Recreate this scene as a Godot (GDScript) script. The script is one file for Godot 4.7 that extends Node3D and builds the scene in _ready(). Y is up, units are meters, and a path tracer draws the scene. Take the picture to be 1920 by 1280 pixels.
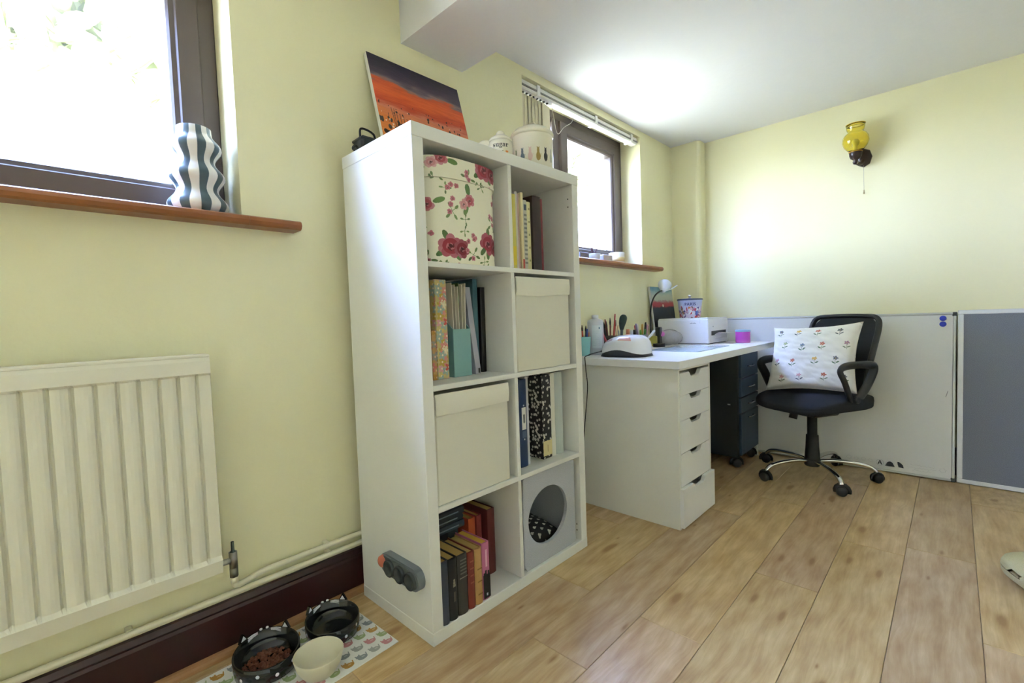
extends Node3D
# A study corner: cube shelf, desk under a window, swivel chair, boards leaning on the far wall.
# x runs away from the window wall, y is up, -z runs towards the far wall. Units are metres.

var rng := RandomNumberGenerator.new()
var mats := {}
var used := {}

# ---------------------------------------------------------------- names, labels, nodes
func numbered(n: String) -> String:
	if not used.has(n):
		used[n] = 0
		return n
	used[n] += 1
	return "%s_%03d" % [n, used[n]]

func tag(o: Node, label: String, category := "", group := "", kind := "") -> void:
	if label != "": o.set_meta("label", label)
	if category != "": o.set_meta("category", category)
	if group != "": o.set_meta("group", group)
	if kind != "": o.set_meta("kind", kind)

func thing(called: String, label: String, category: String, at := Vector3.ZERO, turn := 0.0, group := "") -> Node3D:
	var o = Node3D.new()
	o.name = numbered(called)
	add_child(o)
	o.position = at
	o.rotation.y = turn
	tag(o, label, category, group)
	return o

func setting(called: String) -> Node3D:
	var o = Node3D.new()
	o.name = numbered(called)
	add_child(o)
	o.set_meta("kind", "structure")
	return o

func part(st, called: String, m: Material, parent: Node3D, at := Vector3.ZERO, label := "") -> MeshInstance3D:
	var o = MeshInstance3D.new()
	o.name = called
	if st is SurfaceTool:
		st.generate_normals()
		o.mesh = st.commit()
	else:
		o.mesh = st
	o.material_override = m
	o.position = at
	parent.add_child(o, true)
	if label != "": o.set_meta("label", label)
	return o

# a part whose shape is given in room coordinates, under a thing that is not turned
func wpart(st, called: String, m: Material, parent: Node3D, label := "") -> MeshInstance3D:
	var off = parent.position
	var up = parent.get_parent()
	while up != self and up is Node3D:
		off += up.position
		up = up.get_parent()
	return part(st, called, m, parent, -off, label)

func solo(st, called: String, m: Material, at: Vector3, label: String, category: String, group := "", turn := 0.0) -> MeshInstance3D:
	var o = MeshInstance3D.new()
	o.name = numbered(called)
	st.generate_normals()
	o.mesh = st.commit()
	o.material_override = m
	add_child(o)
	o.position = at
	o.rotation.y = turn
	tag(o, label, category, group)
	return o

# ---------------------------------------------------------------- materials
func mat(hex: String, rough := 0.6, metal := 0.0, spec := 0.5) -> StandardMaterial3D:
	var key = "%s|%.2f|%.2f|%.2f" % [hex, rough, metal, spec]
	if mats.has(key): return mats[key]
	var m = StandardMaterial3D.new()
	m.albedo_color = Color(hex)
	m.roughness = rough
	m.metallic = metal
	m.metallic_specular = spec
	mats[key] = m
	return m

func texmat(im: Image, rough := 0.7, tint := "ffffff") -> StandardMaterial3D:
	var m = StandardMaterial3D.new()
	m.albedo_texture = ImageTexture.create_from_image(im)
	m.albedo_color = Color(tint)
	m.roughness = rough
	return m

func pane(hex: String, alpha: float) -> StandardMaterial3D:
	var m = StandardMaterial3D.new()
	m.albedo_color = Color(Color(hex), alpha)
	m.roughness = 0.02
	m.transparency = BaseMaterial3D.TRANSPARENCY_ALPHA
	return m

# ---------------------------------------------------------------- shapes
func nst(smooth := false) -> SurfaceTool:
	var st = SurfaceTool.new()
	st.begin(Mesh.PRIMITIVE_TRIANGLES)
	st.set_smooth_group(0 if smooth else -1)
	return st

# a flat polygon (fan), wound so that it faces OUT
func face(st: SurfaceTool, p: Array, out: Vector3, uv := []) -> void:
	var flip: bool = (p[1] - p[0]).cross(p[2] - p[0]).dot(out) > 0.0
	for i in range(1, p.size() - 1):
		var idx = [0, i + 1, i] if flip else [0, i, i + 1]
		for k in idx:
			if uv.size(): st.set_uv(uv[k])
			st.add_vertex(p[k])

# box with chamfered edges
func rbox(st: SurfaceTool, c: Vector3, s: Vector3, b := 0.002, t := Transform3D()) -> void:
	var h = s * 0.5
	b = minf(b, minf(h.x, minf(h.y, h.z)) * 0.9)
	if b <= 0.0:
		b = 0.0
	var axes = [Vector3.RIGHT, Vector3.UP, Vector3.BACK]
	for a in 3:
		for sg in [-1.0, 1.0]:
			var u: Vector3 = axes[(a + 1) % 3]
			var v: Vector3 = axes[(a + 2) % 3]
			var n: Vector3 = axes[a] * sg
			var hu: float = h[(a + 1) % 3] - b
			var hv: float = h[(a + 2) % 3] - b
			var o: Vector3 = c + n * h[a]
			face(st, [t * (o - u * hu - v * hv), t * (o + u * hu - v * hv), t * (o + u * hu + v * hv), t * (o - u * hu + v * hv)], t.basis * n, [Vector2(0, 1), Vector2(1, 1), Vector2(1, 0), Vector2(0, 0)])
	if b == 0.0: return
	for a in 3:
		var i = (a + 1) % 3
		var j = (a + 2) % 3
		for si in [-1.0, 1.0]:
			for sj in [-1.0, 1.0]:
				var e: Vector3 = axes[a] * (h[a] - b)
				var p1: Vector3 = c + axes[i] * si * h[i] + axes[j] * sj * (h[j] - b)
				var p2: Vector3 = c + axes[i] * si * (h[i] - b) + axes[j] * sj * h[j]
				face(st, [t * (p1 - e), t * (p1 + e), t * (p2 + e), t * (p2 - e)], t.basis * (axes[i] * si + axes[j] * sj))
	for sx in [-1.0, 1.0]:
		for sy in [-1.0, 1.0]:
			for sz in [-1.0, 1.0]:
				var q = Vector3(sx, sy, sz)
				face(st, [t * (c + q * Vector3(h.x, h.y - b, h.z - b)), t * (c + q * Vector3(h.x - b, h.y, h.z - b)), t * (c + q * Vector3(h.x - b, h.y - b, h.z))], t.basis * q)

# box between two corners
func bx(a: Vector3, b: Vector3, bev := 0.002) -> SurfaceTool:
	var st = nst()
	rbox(st, (a + b) * 0.5, (b - a).abs(), bev)
	return st

# profile of (radius, height) turned about y
func lathe(st: SurfaceTool, prof: Array, seg := 28, t := Transform3D(), squash := Vector2.ONE) -> void:
	var len = 0.0
	var total = 0.0
	for i in prof.size() - 1: total += prof[i].distance_to(prof[i + 1])
	for i in prof.size() - 1:
		var p: Vector2 = prof[i]
		var q: Vector2 = prof[i + 1]
		var l2: float = len + p.distance_to(q)
		for k in seg:
			var a0 = TAU * k / seg
			var a1 = TAU * (k + 1) / seg
			var d0 = Vector3(cos(a0) * squash.x, 0, sin(a0) * squash.y)
			var d1 = Vector3(cos(a1) * squash.x, 0, sin(a1) * squash.y)
			var mid = (d0 + d1).normalized()
			var n = mid * (q.y - p.y) + Vector3.UP * (p.x - q.x)
			var v0: float = 1.0 - len / total
			var v1: float = 1.0 - l2 / total
			var u0 = float(k) / seg
			var u1 = float(k + 1) / seg
			var pts = []
			var uvs = []
			for e in [[d0 * p.x + Vector3.UP * p.y, Vector2(u0, v0)], [d1 * p.x + Vector3.UP * p.y, Vector2(u1, v0)], [d1 * q.x + Vector3.UP * q.y, Vector2(u1, v1)], [d0 * q.x + Vector3.UP * q.y, Vector2(u0, v1)]]:
				if pts.is_empty() or not (t * e[0]).is_equal_approx(pts[-1]):
					pts.append(t * e[0])
					uvs.append(e[1])
			if pts.size() > 2 and pts[0].is_equal_approx(pts[-1]):
				pts.pop_back()
				uvs.pop_back()
			if pts.size() > 2: face(st, pts, t.basis * n, uvs)
		len = l2

func lathed(prof: Array, seg := 28, squash := Vector2.ONE) -> SurfaceTool:
	var st = nst(true)
	lathe(st, prof, seg, Transform3D(), squash)
	return st

# round bar along points; r is a number or one radius for each point
func tube(st: SurfaceTool, pts: Array, r, seg := 10, flat := 1.0, caps := true) -> void:
	var rings = []
	var side = Vector3.ZERO
	for i in pts.size():
		var d: Vector3 = (pts[mini(i + 1, pts.size() - 1)] - pts[maxi(i - 1, 0)]).normalized()
		if side == Vector3.ZERO:
			side = d.cross(Vector3.UP if absf(d.y) < 0.9 else Vector3.RIGHT).normalized()
		else:
			side = (side - d * side.dot(d)).normalized()
		var up = side.cross(d).normalized()
		var rad: float = r[i] if r is Array else r
		var ring = []
		for k in seg:
			var a = TAU * k / seg
			ring.append(pts[i] + side * cos(a) * rad + up * sin(a) * rad * flat)
		rings.append(ring)
	for i in pts.size() - 1:
		for k in seg:
			var k2 = (k + 1) % seg
			var m: Vector3 = (rings[i][k] + rings[i][k2]) * 0.5 - pts[i]
			face(st, [rings[i][k], rings[i][k2], rings[i + 1][k2], rings[i + 1][k]], m)
	if caps:
		face(st, rings[0], pts[0] - pts[1])
		face(st, rings[-1], pts[-1] - pts[-2])

func tubed(pts: Array, r, seg := 10, flat := 1.0) -> SurfaceTool:
	var st = nst(true)
	tube(st, pts, r, seg, flat)
	return st

# smooth curve through points
func curve(pts: Array, n := 6) -> Array:
	var out = []
	for i in pts.size() - 1:
		var p0: Vector3 = pts[maxi(i - 1, 0)]
		var p3: Vector3 = pts[mini(i + 2, pts.size() - 1)]
		for k in n:
			out.append((pts[i] as Vector3).cubic_interpolate(pts[i + 1], p0, p3, float(k) / n))
	out.append(pts[-1])
	return out

# polygon in local xy pushed along local z by depth
func extrude(st: SurfaceTool, poly: PackedVector2Array, depth: float, t := Transform3D()) -> void:
	var tri = Geometry2D.triangulate_polygon(poly)
	var lo = poly[0]
	var hi = poly[0]
	for p in poly:
		lo = lo.min(p)
		hi = hi.max(p)
	var sz = hi - lo
	for z in [0.0, depth]:
		for i in range(0, tri.size(), 3):
			var f = []
			var uv = []
			for k in 3:
				var p = poly[tri[i + k]]
				f.append(t * Vector3(p.x, p.y, z))
				uv.append(Vector2((p.x - lo.x) / sz.x, 1.0 - (p.y - lo.y) / sz.y))
			face(st, f, t.basis * (Vector3.FORWARD if z == 0.0 else Vector3.BACK), uv)
	var area = 0.0
	for i in poly.size():
		area += poly[i].cross(poly[(i + 1) % poly.size()])
	for i in poly.size():
		var a = poly[i]
		var b = poly[(i + 1) % poly.size()]
		var n = Vector3((b - a).y, -(b - a).x, 0) * signf(area)
		face(st, [t * Vector3(a.x, a.y, 0), t * Vector3(b.x, b.y, 0), t * Vector3(b.x, b.y, depth), t * Vector3(a.x, a.y, depth)], t.basis * n)

func extruded(poly: PackedVector2Array, depth: float, t := Transform3D()) -> SurfaceTool:
	var st = nst()
	extrude(st, poly, depth, t)
	return st

# surface over a grid of points given by f(u, v)
func sheet(st: SurfaceTool, nu: int, nv: int, f: Callable, out: Callable) -> void:
	for i in nu:
		for j in nv:
			var us = [float(i) / nu, float(i + 1) / nu]
			var vs = [float(j) / nv, float(j + 1) / nv]
			var p = [f.call(us[0], vs[0]), f.call(us[1], vs[0]), f.call(us[1], vs[1]), f.call(us[0], vs[1])]
			var uv = [Vector2(us[0], vs[0]), Vector2(us[1], vs[0]), Vector2(us[1], vs[1]), Vector2(us[0], vs[1])]
			var n: Vector3 = out.call((us[0] + us[1]) * 0.5, (vs[0] + vs[1]) * 0.5)
			for tr in [[0, 1, 2], [0, 2, 3]]:
				if (p[tr[1]] - p[tr[0]]).cross(p[tr[2]] - p[tr[0]]).length() > 1e-12:
					face(st, [p[tr[0]], p[tr[1]], p[tr[2]]], n, [uv[tr[0]], uv[tr[1]], uv[tr[2]]])

func rrect(w: float, h: float, r: float, n := 5) -> PackedVector2Array:
	var o = PackedVector2Array()
	for c in [[w / 2 - r, h / 2 - r, 0.0], [-w / 2 + r, h / 2 - r, 90.0], [-w / 2 + r, -h / 2 + r, 180.0], [w / 2 - r, -h / 2 + r, 270.0]]:
		for k in n + 1:
			var a = deg_to_rad(c[2] + 90.0 * k / n)
			o.append(Vector2(c[0] + cos(a) * r, c[1] + sin(a) * r))
	return o

# lettering: flat, or wrapped on a cylinder of radius bend about the local y axis
func letters(text: String, size: float, bend := 0.0, serif := false) -> ArrayMesh:
	var tm = TextMesh.new()
	var f = SystemFont.new()
	f.font_names = PackedStringArray(["Droid Serif" if serif else "Droid Sans"])
	f.font_weight = 700
	tm.font = f
	tm.text = text
	tm.font_size = 32
	tm.pixel_size = size / 24.0
	tm.depth = 0.0004
	tm.curve_step = 2.0
	var am = ArrayMesh.new()
	for s in tm.get_surface_count():
		var a = tm.surface_get_arrays(s)
		var v: PackedVector3Array = a[Mesh.ARRAY_VERTEX]
		if bend > 0.0:
			for i in v.size():
				var ang = v[i].x / bend
				var rad = bend + v[i].z
				v[i] = Vector3(sin(ang) * rad, v[i].y, cos(ang) * rad)
		var b = []
		b.resize(Mesh.ARRAY_MAX)
		b[Mesh.ARRAY_VERTEX] = v
		b[Mesh.ARRAY_INDEX] = a[Mesh.ARRAY_INDEX]
		b[Mesh.ARRAY_NORMAL] = a[Mesh.ARRAY_NORMAL]
		am.add_surface_from_arrays(Mesh.PRIMITIVE_TRIANGLES, b)
	return am

# ---------------------------------------------------------------- painting of prints
func canvas(w: int, h: int, hex: String) -> Image:
	var im = Image.create(w, h, false, Image.FORMAT_RGB8)
	im.fill(Color(hex))
	return im

func blob(im: Image, x: float, y: float, rx: float, ry: float, c: Color, turn := 0.0, wrap := false) -> void:
	var r = maxf(rx, ry)
	var cs = cos(turn)
	var sn = sin(turn)
	for j in range(int(y - r) - 1, int(y + r) + 2):
		for i in range(int(x - r) - 1, int(x + r) + 2):
			var dx = (i - x) * cs + (j - y) * sn
			var dy = -(i - x) * sn + (j - y) * cs
			if (dx * dx) / (rx * rx) + (dy * dy) / (ry * ry) <= 1.0:
				if wrap:
					im.set_pixel(posmod(i, im.get_width()), posmod(j, im.get_height()), c)
				elif i >= 0 and j >= 0 and i < im.get_width() and j < im.get_height():
					im.set_pixel(i, j, c)

func stroke(im: Image, a: Vector2, b: Vector2, w: float, c: Color, wrap := false) -> void:
	var n = int(a.distance_to(b) / maxf(w * 0.5, 0.5)) + 1
	for k in n + 1:
		var p = a.lerp(b, float(k) / n)
		blob(im, p.x, p.y, maxf(w * 0.5, 0.6), maxf(w * 0.5, 0.6), c, 0.0, wrap)

# ---------------------------------------------------------------- the room
const WX := -0.055      # face of the window wall
const FZ := -2.68       # face of the far wall
const CY := 2.125       # ceiling
const RX := 3.3
const BZ := 4.6

func _ready() -> void:
	rng.seed = 7
	look()
	shell()
	windows()
	outdoors()
	cube_shelf()
	desk()
	pedestal()
	boards()
	swivel_chair()
	radiator()
	shelf_top()
	shelf_boxes()
	shelf_books()
	desk_things()
	sill_things()
	wall_lamp()
	pet_corner()

func look() -> void:
	var cam = Camera3D.new()
	cam.name = "camera"
	cam.position = Vector3(1.4518, 0.9216, 0.7530)
	cam.rotation_degrees = Vector3(-2.752, 43.526, -1.983)
	cam.fov = 72.46
	cam.near = 0.02
	add_child(cam)
	cam.current = true
	var sky = ProceduralSkyMaterial.new()
	sky.sky_top_color = Color(0.60, 0.71, 1.0)
	sky.sky_horizon_color = Color(0.85, 0.895, 1.0)
	sky.ground_horizon_color = Color(0.7, 0.74, 0.7)
	sky.ground_bottom_color = Color(0.4, 0.42, 0.36)
	sky.sun_angle_max = 2.0
	var env = Environment.new()
	env.background_mode = Environment.BG_SKY
	env.sky = Sky.new()
	env.sky.sky_material = sky
	env.background_energy_multiplier = 38.0
	env.tonemap_mode = Environment.TONE_MAPPER_LINEAR
	env.tonemap_exposure = 2.15
	env.sdfgi_enabled = true
	env.ssao_enabled = true
	env.ssil_enabled = true
	var we = WorldEnvironment.new()
	we.name = "surroundings"
	we.environment = env
	add_child(we)
	var sun = DirectionalLight3D.new()
	sun.name = "sun"
	sun.light_color = Color(1.0, 0.95, 0.85)
	sun.light_energy = 5.0
	sun.light_angular_distance = 0.6
	sun.shadow_enabled = true
	add_child(sun)
	sun.look_at_from_position(Vector3.ZERO, -Vector3(0.22, 0.80, -0.55))

var wall_m: StandardMaterial3D
var white_m: StandardMaterial3D

func wood_image(w: int, h: int, base: Color, dark: Color, sd: int, knots := 5) -> Image:
	var im = Image.create(w, h, false, Image.FORMAT_RGB8)
	var n1 = FastNoiseLite.new()
	n1.seed = sd
	n1.frequency = 1.0
	n1.fractal_octaves = 3
	var kn = []
	var r = RandomNumberGenerator.new()
	r.seed = sd
	for i in knots: kn.append([r.randf() * w, r.randf() * h, r.randf_range(0.35, 1.5)])
	for y in h:
		for x in w:
			var fx = float(x) / w
			var fy = float(y) / h
			var warp = n1.get_noise_2d(fx * 3.0, fy * 7.0) * 0.018
			var g = n1.get_noise_2d(fx * 3.0, (fy + warp) * h * 0.11) * 0.5 + 0.5
			var f = n1.get_noise_2d(fx * 26.0, (fy + warp) * h * 0.45) * 0.5 + 0.5
			var p = n1.get_noise_2d(fx * 5.5 + 40.0, fy * h * 0.022) * 0.5 + 0.5
			var t = clampf(0.30 * g + 0.16 * f + 0.72 * p - 0.18, 0.0, 1.0)
			for k in kn:
				var d = Vector2((x - k[0]) / 24.0, (y - k[1]) / 8.0).length() / k[2]
				if d < 2.2: t = clampf(t + 0.75 * exp(-d * d * 1.6), 0.0, 1.0)
			im.set_pixel(x, y, base.lerp(dark, t))
	return im

func shell() -> void:
	wall_m = StandardMaterial3D.new()
	wall_m.albedo_color = Color("efeac1")
	wall_m.roughness = 0.85
	wall_m.metallic_specular = 0.3
	var bump = NoiseTexture2D.new()
	var nz = FastNoiseLite.new()
	nz.frequency = 0.03
	nz.fractal_octaves = 4
	bump.noise = nz
	bump.width = 256
	bump.height = 256
	bump.seamless = true
	bump.as_normal_map = true
	bump.bump_strength = 1.2
	wall_m.normal_enabled = true
	wall_m.normal_texture = bump
	wall_m.normal_scale = 0.25
	wall_m.uv1_triplanar = true
	wall_m.uv1_world_triplanar = true
	wall_m.uv1_scale = Vector3(2.2, 2.2, 2.2)
	white_m = wall_m.duplicate()
	white_m.albedo_color = Color("f0f0ee")

	# floor of boards
	var fl = setting("floor")
	part(bx(Vector3(-0.30, -0.12, FZ - 0.25), Vector3(RX + 0.25, -0.0115, BZ + 0.25), 0.0), "subfloor", mat("4a3a2a", 0.9), fl)
	var oak = ImageTexture.create_from_image(wood_image(900, 800, Color("e0c89c"), Color("a07c4e"), 11, 13))
	var ms = []
	for k in 9:
		var m = StandardMaterial3D.new()
		m.albedo_texture = oak
		var tint = 0.92 + 0.10 * ((k * 4) % 9) / 8.0
		m.albedo_color = Color(tint, tint * (0.985 + 0.005 * (k % 3)), tint * (0.95 + 0.02 * (k % 4)))
		m.roughness = 0.30
		m.metallic_specular = 0.45
		m.uv1_scale = Vector3(1 if k % 2 else -1, 0.196, 1)
		m.uv1_offset = Vector3(0.0 if k % 2 else 1.0, 0.2 * (k % 5) + 0.002, 0)
		ms.append(m)
	var shared = {}
	var joints = [-0.30, -0.80, 0.20, -0.515, -0.215, -0.50, -0.98, -1.44, -0.31, -0.993, -0.52, -0.1, -0.9, -0.4, -1.2, -0.6, -0.2, -0.8, -0.1]
	var row = 0
	var x0 = 0.573 - 4 * 0.1886
	while x0 < RX:
		var xa = maxf(x0, WX)
		var xb = minf(x0 + 0.1886, RX)
		var z: float = joints[row % joints.size()]
		while z < BZ: z += 1.215
		while z > FZ:
			var za = minf(z, BZ)
			var zb = maxf(z - 1.215, FZ)
			if za - zb > 0.02 and xb - xa > 0.005:
				var key = "%.3f %.3f" % [xb - xa, za - zb]
				if not shared.has(key):
					var st = nst()
					rbox(st, Vector3(0, -0.0055, 0), Vector3(xb - xa - 0.0010, 0.011, za - zb - 0.0010), 0.0013)
					st.generate_normals()
					shared[key] = st.commit()
				part(shared[key], "plank", ms[rng.randi() % ms.size()], fl, Vector3((xa + xb) / 2, 0, (za + zb) / 2))
			z -= 1.215
		x0 += 0.1886
		row += 1

	# walls and ceiling, all with thickness
	var wl = CSGCombiner3D.new()
	wl.name = "wall_left"
	wl.set_meta("kind", "structure")
	add_child(wl)
	csg(wl, Vector3(-0.30, -0.12, FZ - 0.25), Vector3(WX, CY + 0.02, BZ + 0.25), false, wall_m)
	csg(wl, Vector3(-0.40, 1.2135, 0.29), Vector3(0.1, 2.03, 1.55), true, wall_m)
	csg(wl, Vector3(-0.40, 1.2135, -2.118), Vector3(0.1, 2.085, -0.963), true, wall_m)
	csg(wl, Vector3(-0.40, 0.9635, 1.85), Vector3(0.1, 2.03, 3.75), true, wall_m)
	wall("wall_far", Vector3(-0.30, -0.12, FZ - 0.25), Vector3(RX + 0.25, CY + 0.02, FZ), wall_m)
	wall("wall_right", Vector3(RX, -0.12, FZ), Vector3(RX + 0.25, CY + 0.02, BZ), wall_m)
	wall("wall_back", Vector3(-0.30, -0.12, BZ), Vector3(RX + 0.25, CY + 0.02, BZ + 0.25), wall_m)
	wall("ceiling", Vector3(-0.30, CY, FZ - 0.25), Vector3(RX + 0.25, CY + 0.22, BZ + 0.25), white_m)
	wall("ceiling_beam", Vector3(WX - 0.02, 1.962, -0.585), Vector3(RX, CY + 0.01, -0.286), white_m)
	# boxed-in pipe in the corner
	var col = nst()
	var prof = PackedVector2Array([Vector2(WX - 0.02, FZ - 0.02), Vector2(0.152, FZ - 0.02), Vector2(0.152, -2.635)])
	for k in 5:
		var a = deg_to_rad(90.0 * k / 4)
		prof.append(Vector2(0.122 + cos(a) * 0.03, -2.612 + sin(a) * 0.03))
	prof.append(Vector2(WX - 0.02, -2.582))
	extrude(col, prof, CY, Transform3D(Basis(Vector3.RIGHT, Vector3.BACK, Vector3.UP), Vector3.ZERO))
	var co = part(col, "wall_corner_boxing", wall_m, self)
	co.set_meta("kind", "structure")

	# skirting: dark stained wood, with a moulding on top and a quarter round on the floor
	var mah = texmat(wood_image(400, 120, Color("3c1517"), Color("200a0c"), 5, 0), 0.38)
	mah.uv1_triplanar = true
	mah.uv1_scale = Vector3(0.6, 0.6, 0.6)
	var sk = setting("baseboard_left")
	var pf = PackedVector2Array([Vector2(0, 0), Vector2(0.018, 0), Vector2(0.018, 0.118), Vector2(0.014, 0.126), Vector2(0.016, 0.132), Vector2(0.010, 0.146), Vector2(0, 0.148)])
	part(extruded(pf, 7.1, Transform3D(Basis(), Vector3(WX, 0, -2.60))), "skirting_board", mah, sk)
	var sf = setting("baseboard_far")
	part(extruded(pf, RX - 0.16, Transform3D(Basis(Vector3.BACK, Vector3.UP, Vector3.LEFT), Vector3(RX, 0, FZ))), "skirting_board", mah, sf)
	var tr = setting("trim_1")
	var qr = PackedVector2Array([Vector2(0, 0), Vector2(0.019, 0)])
	for k in 5:
		var a = deg_to_rad(90.0 * k / 4)
		qr.append(Vector2(0.019 * cos(a), 0.019 * sin(a)))
	part(extruded(qr, 7.1, Transform3D(Basis(), Vector3(WX + 0.0185, 0.0005, -2.57))), "quarter_round", mat("a4784e", 0.45), tr)

func csg(root: Node3D, a: Vector3, b: Vector3, cut: bool, m: Material) -> void:
	var o = CSGBox3D.new()
	o.name = "cut" if cut else "block"
	o.size = (b - a).abs()
	o.position = (a + b) / 2
	o.material = m
	if cut: o.operation = CSGShape3D.OPERATION_SUBTRACTION
	root.add_child(o, true)

func wall(called: String, a: Vector3, b: Vector3, m: Material) -> void:
	var o = part(bx(a, b, 0.0), called, m, self)
	o.set_meta("kind", "structure")

# rectangular frame in the plane of the window wall: outer z0..z1, y0..y1, bars of width w, between xa and xb, with a moulded inner edge
func frame_ring(z0: float, z1: float, y0: float, y1: float, w: float, xa: float, xb: float) -> SurfaceTool:
	var st = nst()
	var cy = (y0 + y1) / 2
	var cz = (z0 + z1) / 2
	var hy = (y1 - y0) / 2
	var hz = (z1 - z0) / 2
	# section: distance inward from the outer edge, depth x
	var sec = [Vector2(0, xa), Vector2(0, xb - 0.004), Vector2(0.004, xb), Vector2(w - 0.022, xb), Vector2(w - 0.018, xb - 0.006), Vector2(w - 0.006, xb - 0.010), Vector2(w, xb - 0.018), Vector2(w, xa)]
	var dirs = [Vector2(1, 1), Vector2(1, -1), Vector2(-1, -1), Vector2(-1, 1)]
	for k in 4:
		var d0: Vector2 = dirs[k]
		var d1: Vector2 = dirs[(k + 1) % 4]
		for i in sec.size():
			var a: Vector2 = sec[i]
			var b: Vector2 = sec[(i + 1) % sec.size()]
			var q = []
			for e in [[d0, a], [d1, a], [d1, b], [d0, b]]:
				q.append(Vector3(e[1].y, cy + e[0].y * (hy - e[1].x), cz + e[0].x * (hz - e[1].x)))
			var inward = Vector3(0, -(d0 + d1).y, -(d0 + d1).x).normalized()
			var n = Vector3(b.x - a.x, 0, 0) * 1.0 + inward * -(b.y - a.y)
			if (q[1] - q[0]).length() > 1e-6 and a.distance_to(b) > 1e-6: face(st, q, n)
	return st

func windows() -> void:
	var dark = mat("5a504c", 0.4)
	var seal = mat("1c1a1a", 0.6)
	var glass = pane("f4faf8", 0.04)
	var wood = texmat(wood_image(500, 120, Color("a5683a"), Color("6e3d1c"), 23, 0), 0.38)
	wood.uv1_triplanar = true
	wood.uv1_world_triplanar = true
	wood.uv1_scale = Vector3(0.9, 0.9, 0.9)
	var sets = [
		{"n": "window_1", "z0": 0.29, "z1": 1.55, "y1": 2.03, "split": 1.12, "s0": 0.335, "s1": 1.09, "sill": [0.146, 1.66]},
		{"n": "window_2", "z0": -2.118, "z1": -0.963, "y1": 2.085, "split": -1.405, "s0": -2.062, "s1": -1.432, "sill": [-2.285, -0.83]},
		{"n": "window_3", "z0": 1.85, "z1": 3.75, "y0": 0.99, "y1": 2.03, "split": 2.90, "s0": 1.895, "s1": 2.87, "sill": [1.76, 3.85]},
	]
	for w in sets:
		var o = setting(w.n)
		var b0 = w.get("y0", 1.24)
		var dy = b0 - 1.24
		part(frame_ring(w.z0, w.z1, b0, w.y1 + 0.004, 0.068, -0.262, -0.198), "frame", dark, o)
		part(frame_ring(w.s0, w.s1, b0 + 0.032, w.y1 - 0.045, 0.078, -0.250, -0.183), "sash", dark, o)
		if true:
			part(bx(Vector3(-0.262, b0 + 0.03, w.split - 0.03), Vector3(-0.200, w.y1 - 0.03, w.split + 0.03), 0.004), "mullion", dark, o)
			var far: float = w.z1 - 0.068
			part(bx(Vector3(-0.232, b0 + 0.06, w.split + 0.03), Vector3(-0.226, w.y1 - 0.06, far), 0.0), "pane", glass, o)
			part(frame_ring(w.split + 0.03, far, b0 + 0.065, w.y1 - 0.062, 0.014, -0.24, -0.219), "glazing_bead", seal, o)
		part(bx(Vector3(-0.232, b0 + 0.105, w.s0 + 0.07), Vector3(-0.226, w.y1 - 0.115, w.s1 - 0.07), 0.0), "pane", glass, o)
		# board with a rounded nose
		var sec = PackedVector2Array([Vector2(-0.258, 1.213), Vector2(0.003, 1.213), Vector2(0.011, 1.217), Vector2(0.015, 1.226), Vector2(0.011, 1.236), Vector2(0.003, 1.240), Vector2(-0.258, 1.240)])
		part(extruded(sec, w.z1 - w.z0 - 0.002, Transform3D(Basis(), Vector3(0, dy, w.z0 + 0.001))), "sill", wood, o)
		var horn = PackedVector2Array([Vector2(WX + 0.001, 1.213), Vector2(0.003, 1.213), Vector2(0.011, 1.217), Vector2(0.015, 1.226), Vector2(0.011, 1.236), Vector2(0.003, 1.240), Vector2(WX + 0.001, 1.240)])
		part(extruded(horn, w.z0 - w.sill[0], Transform3D(Basis(), Vector3(0, dy, w.sill[0]))), "sill_end", wood, o)
		part(extruded(horn, w.sill[1] - w.z1, Transform3D(Basis(), Vector3(0, dy, w.z1))), "sill_end", wood, o)

	# vertical blind pulled to one side of the desk window
	var b = thing("vertical_blind", "cream vertical blind gathered at the shelf end of the desk window", "blind", Vector3(-0.085, 2.085, -1.54))
	wpart(bx(Vector3(-0.115, 2.035, -2.105), Vector3(-0.068, 2.078, -0.975), 0.004), "headrail", mat("e9e7de", 0.4), b)
	wpart(bx(Vector3(-0.068, 2.047, -2.105), Vector3(-0.064, 2.056, -0.975), 0.001), "rail_groove", mat("8e8c84", 0.5), b)
	for z in [-1.10, -1.62, -2.03]:
		wpart(bx(Vector3(-0.120, 2.030, z - 0.012), Vector3(-0.062, 2.083, z + 0.012), 0.002), "bracket", mat("f4f2ea", 0.4), b)
	var vane = StandardMaterial3D.new()
	vane.albedo_color = Color("ddd4b4")
	vane.roughness = 0.9
	vane.backlight_enabled = true
	vane.backlight = Color(0.30, 0.28, 0.22)
	for k in 9:
		var z = -0.985 - 0.0265 * k
		var st = nst()
		rbox(st, Vector3.ZERO, Vector3(0.089, 0.76, 0.0009), 0.0003, Transform3D(Basis(Vector3.UP, deg_to_rad(-81 + 2 * (k % 3))), Vector3(-0.10, 1.650, z)))
		wpart(st, "vane", vane, b)
		wpart(bx(Vector3(-0.096, 2.028, z - 0.004), Vector3(-0.086, 2.036, z + 0.004), 0.001), "hanger", mat("4a4a46", 0.5), b)
	wpart(tubed(curve([Vector3(-0.07, 2.03, -1.205), Vector3(-0.066, 1.95, -1.222), Vector3(-0.06, 1.88, -1.24), Vector3(-0.062, 1.93, -1.30), Vector3(-0.07, 1.98, -1.38), Vector3(-0.085, 2.03, -1.42)]), 0.0011, 6), "cord", mat("e8e6dc", 0.7), b)

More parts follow.
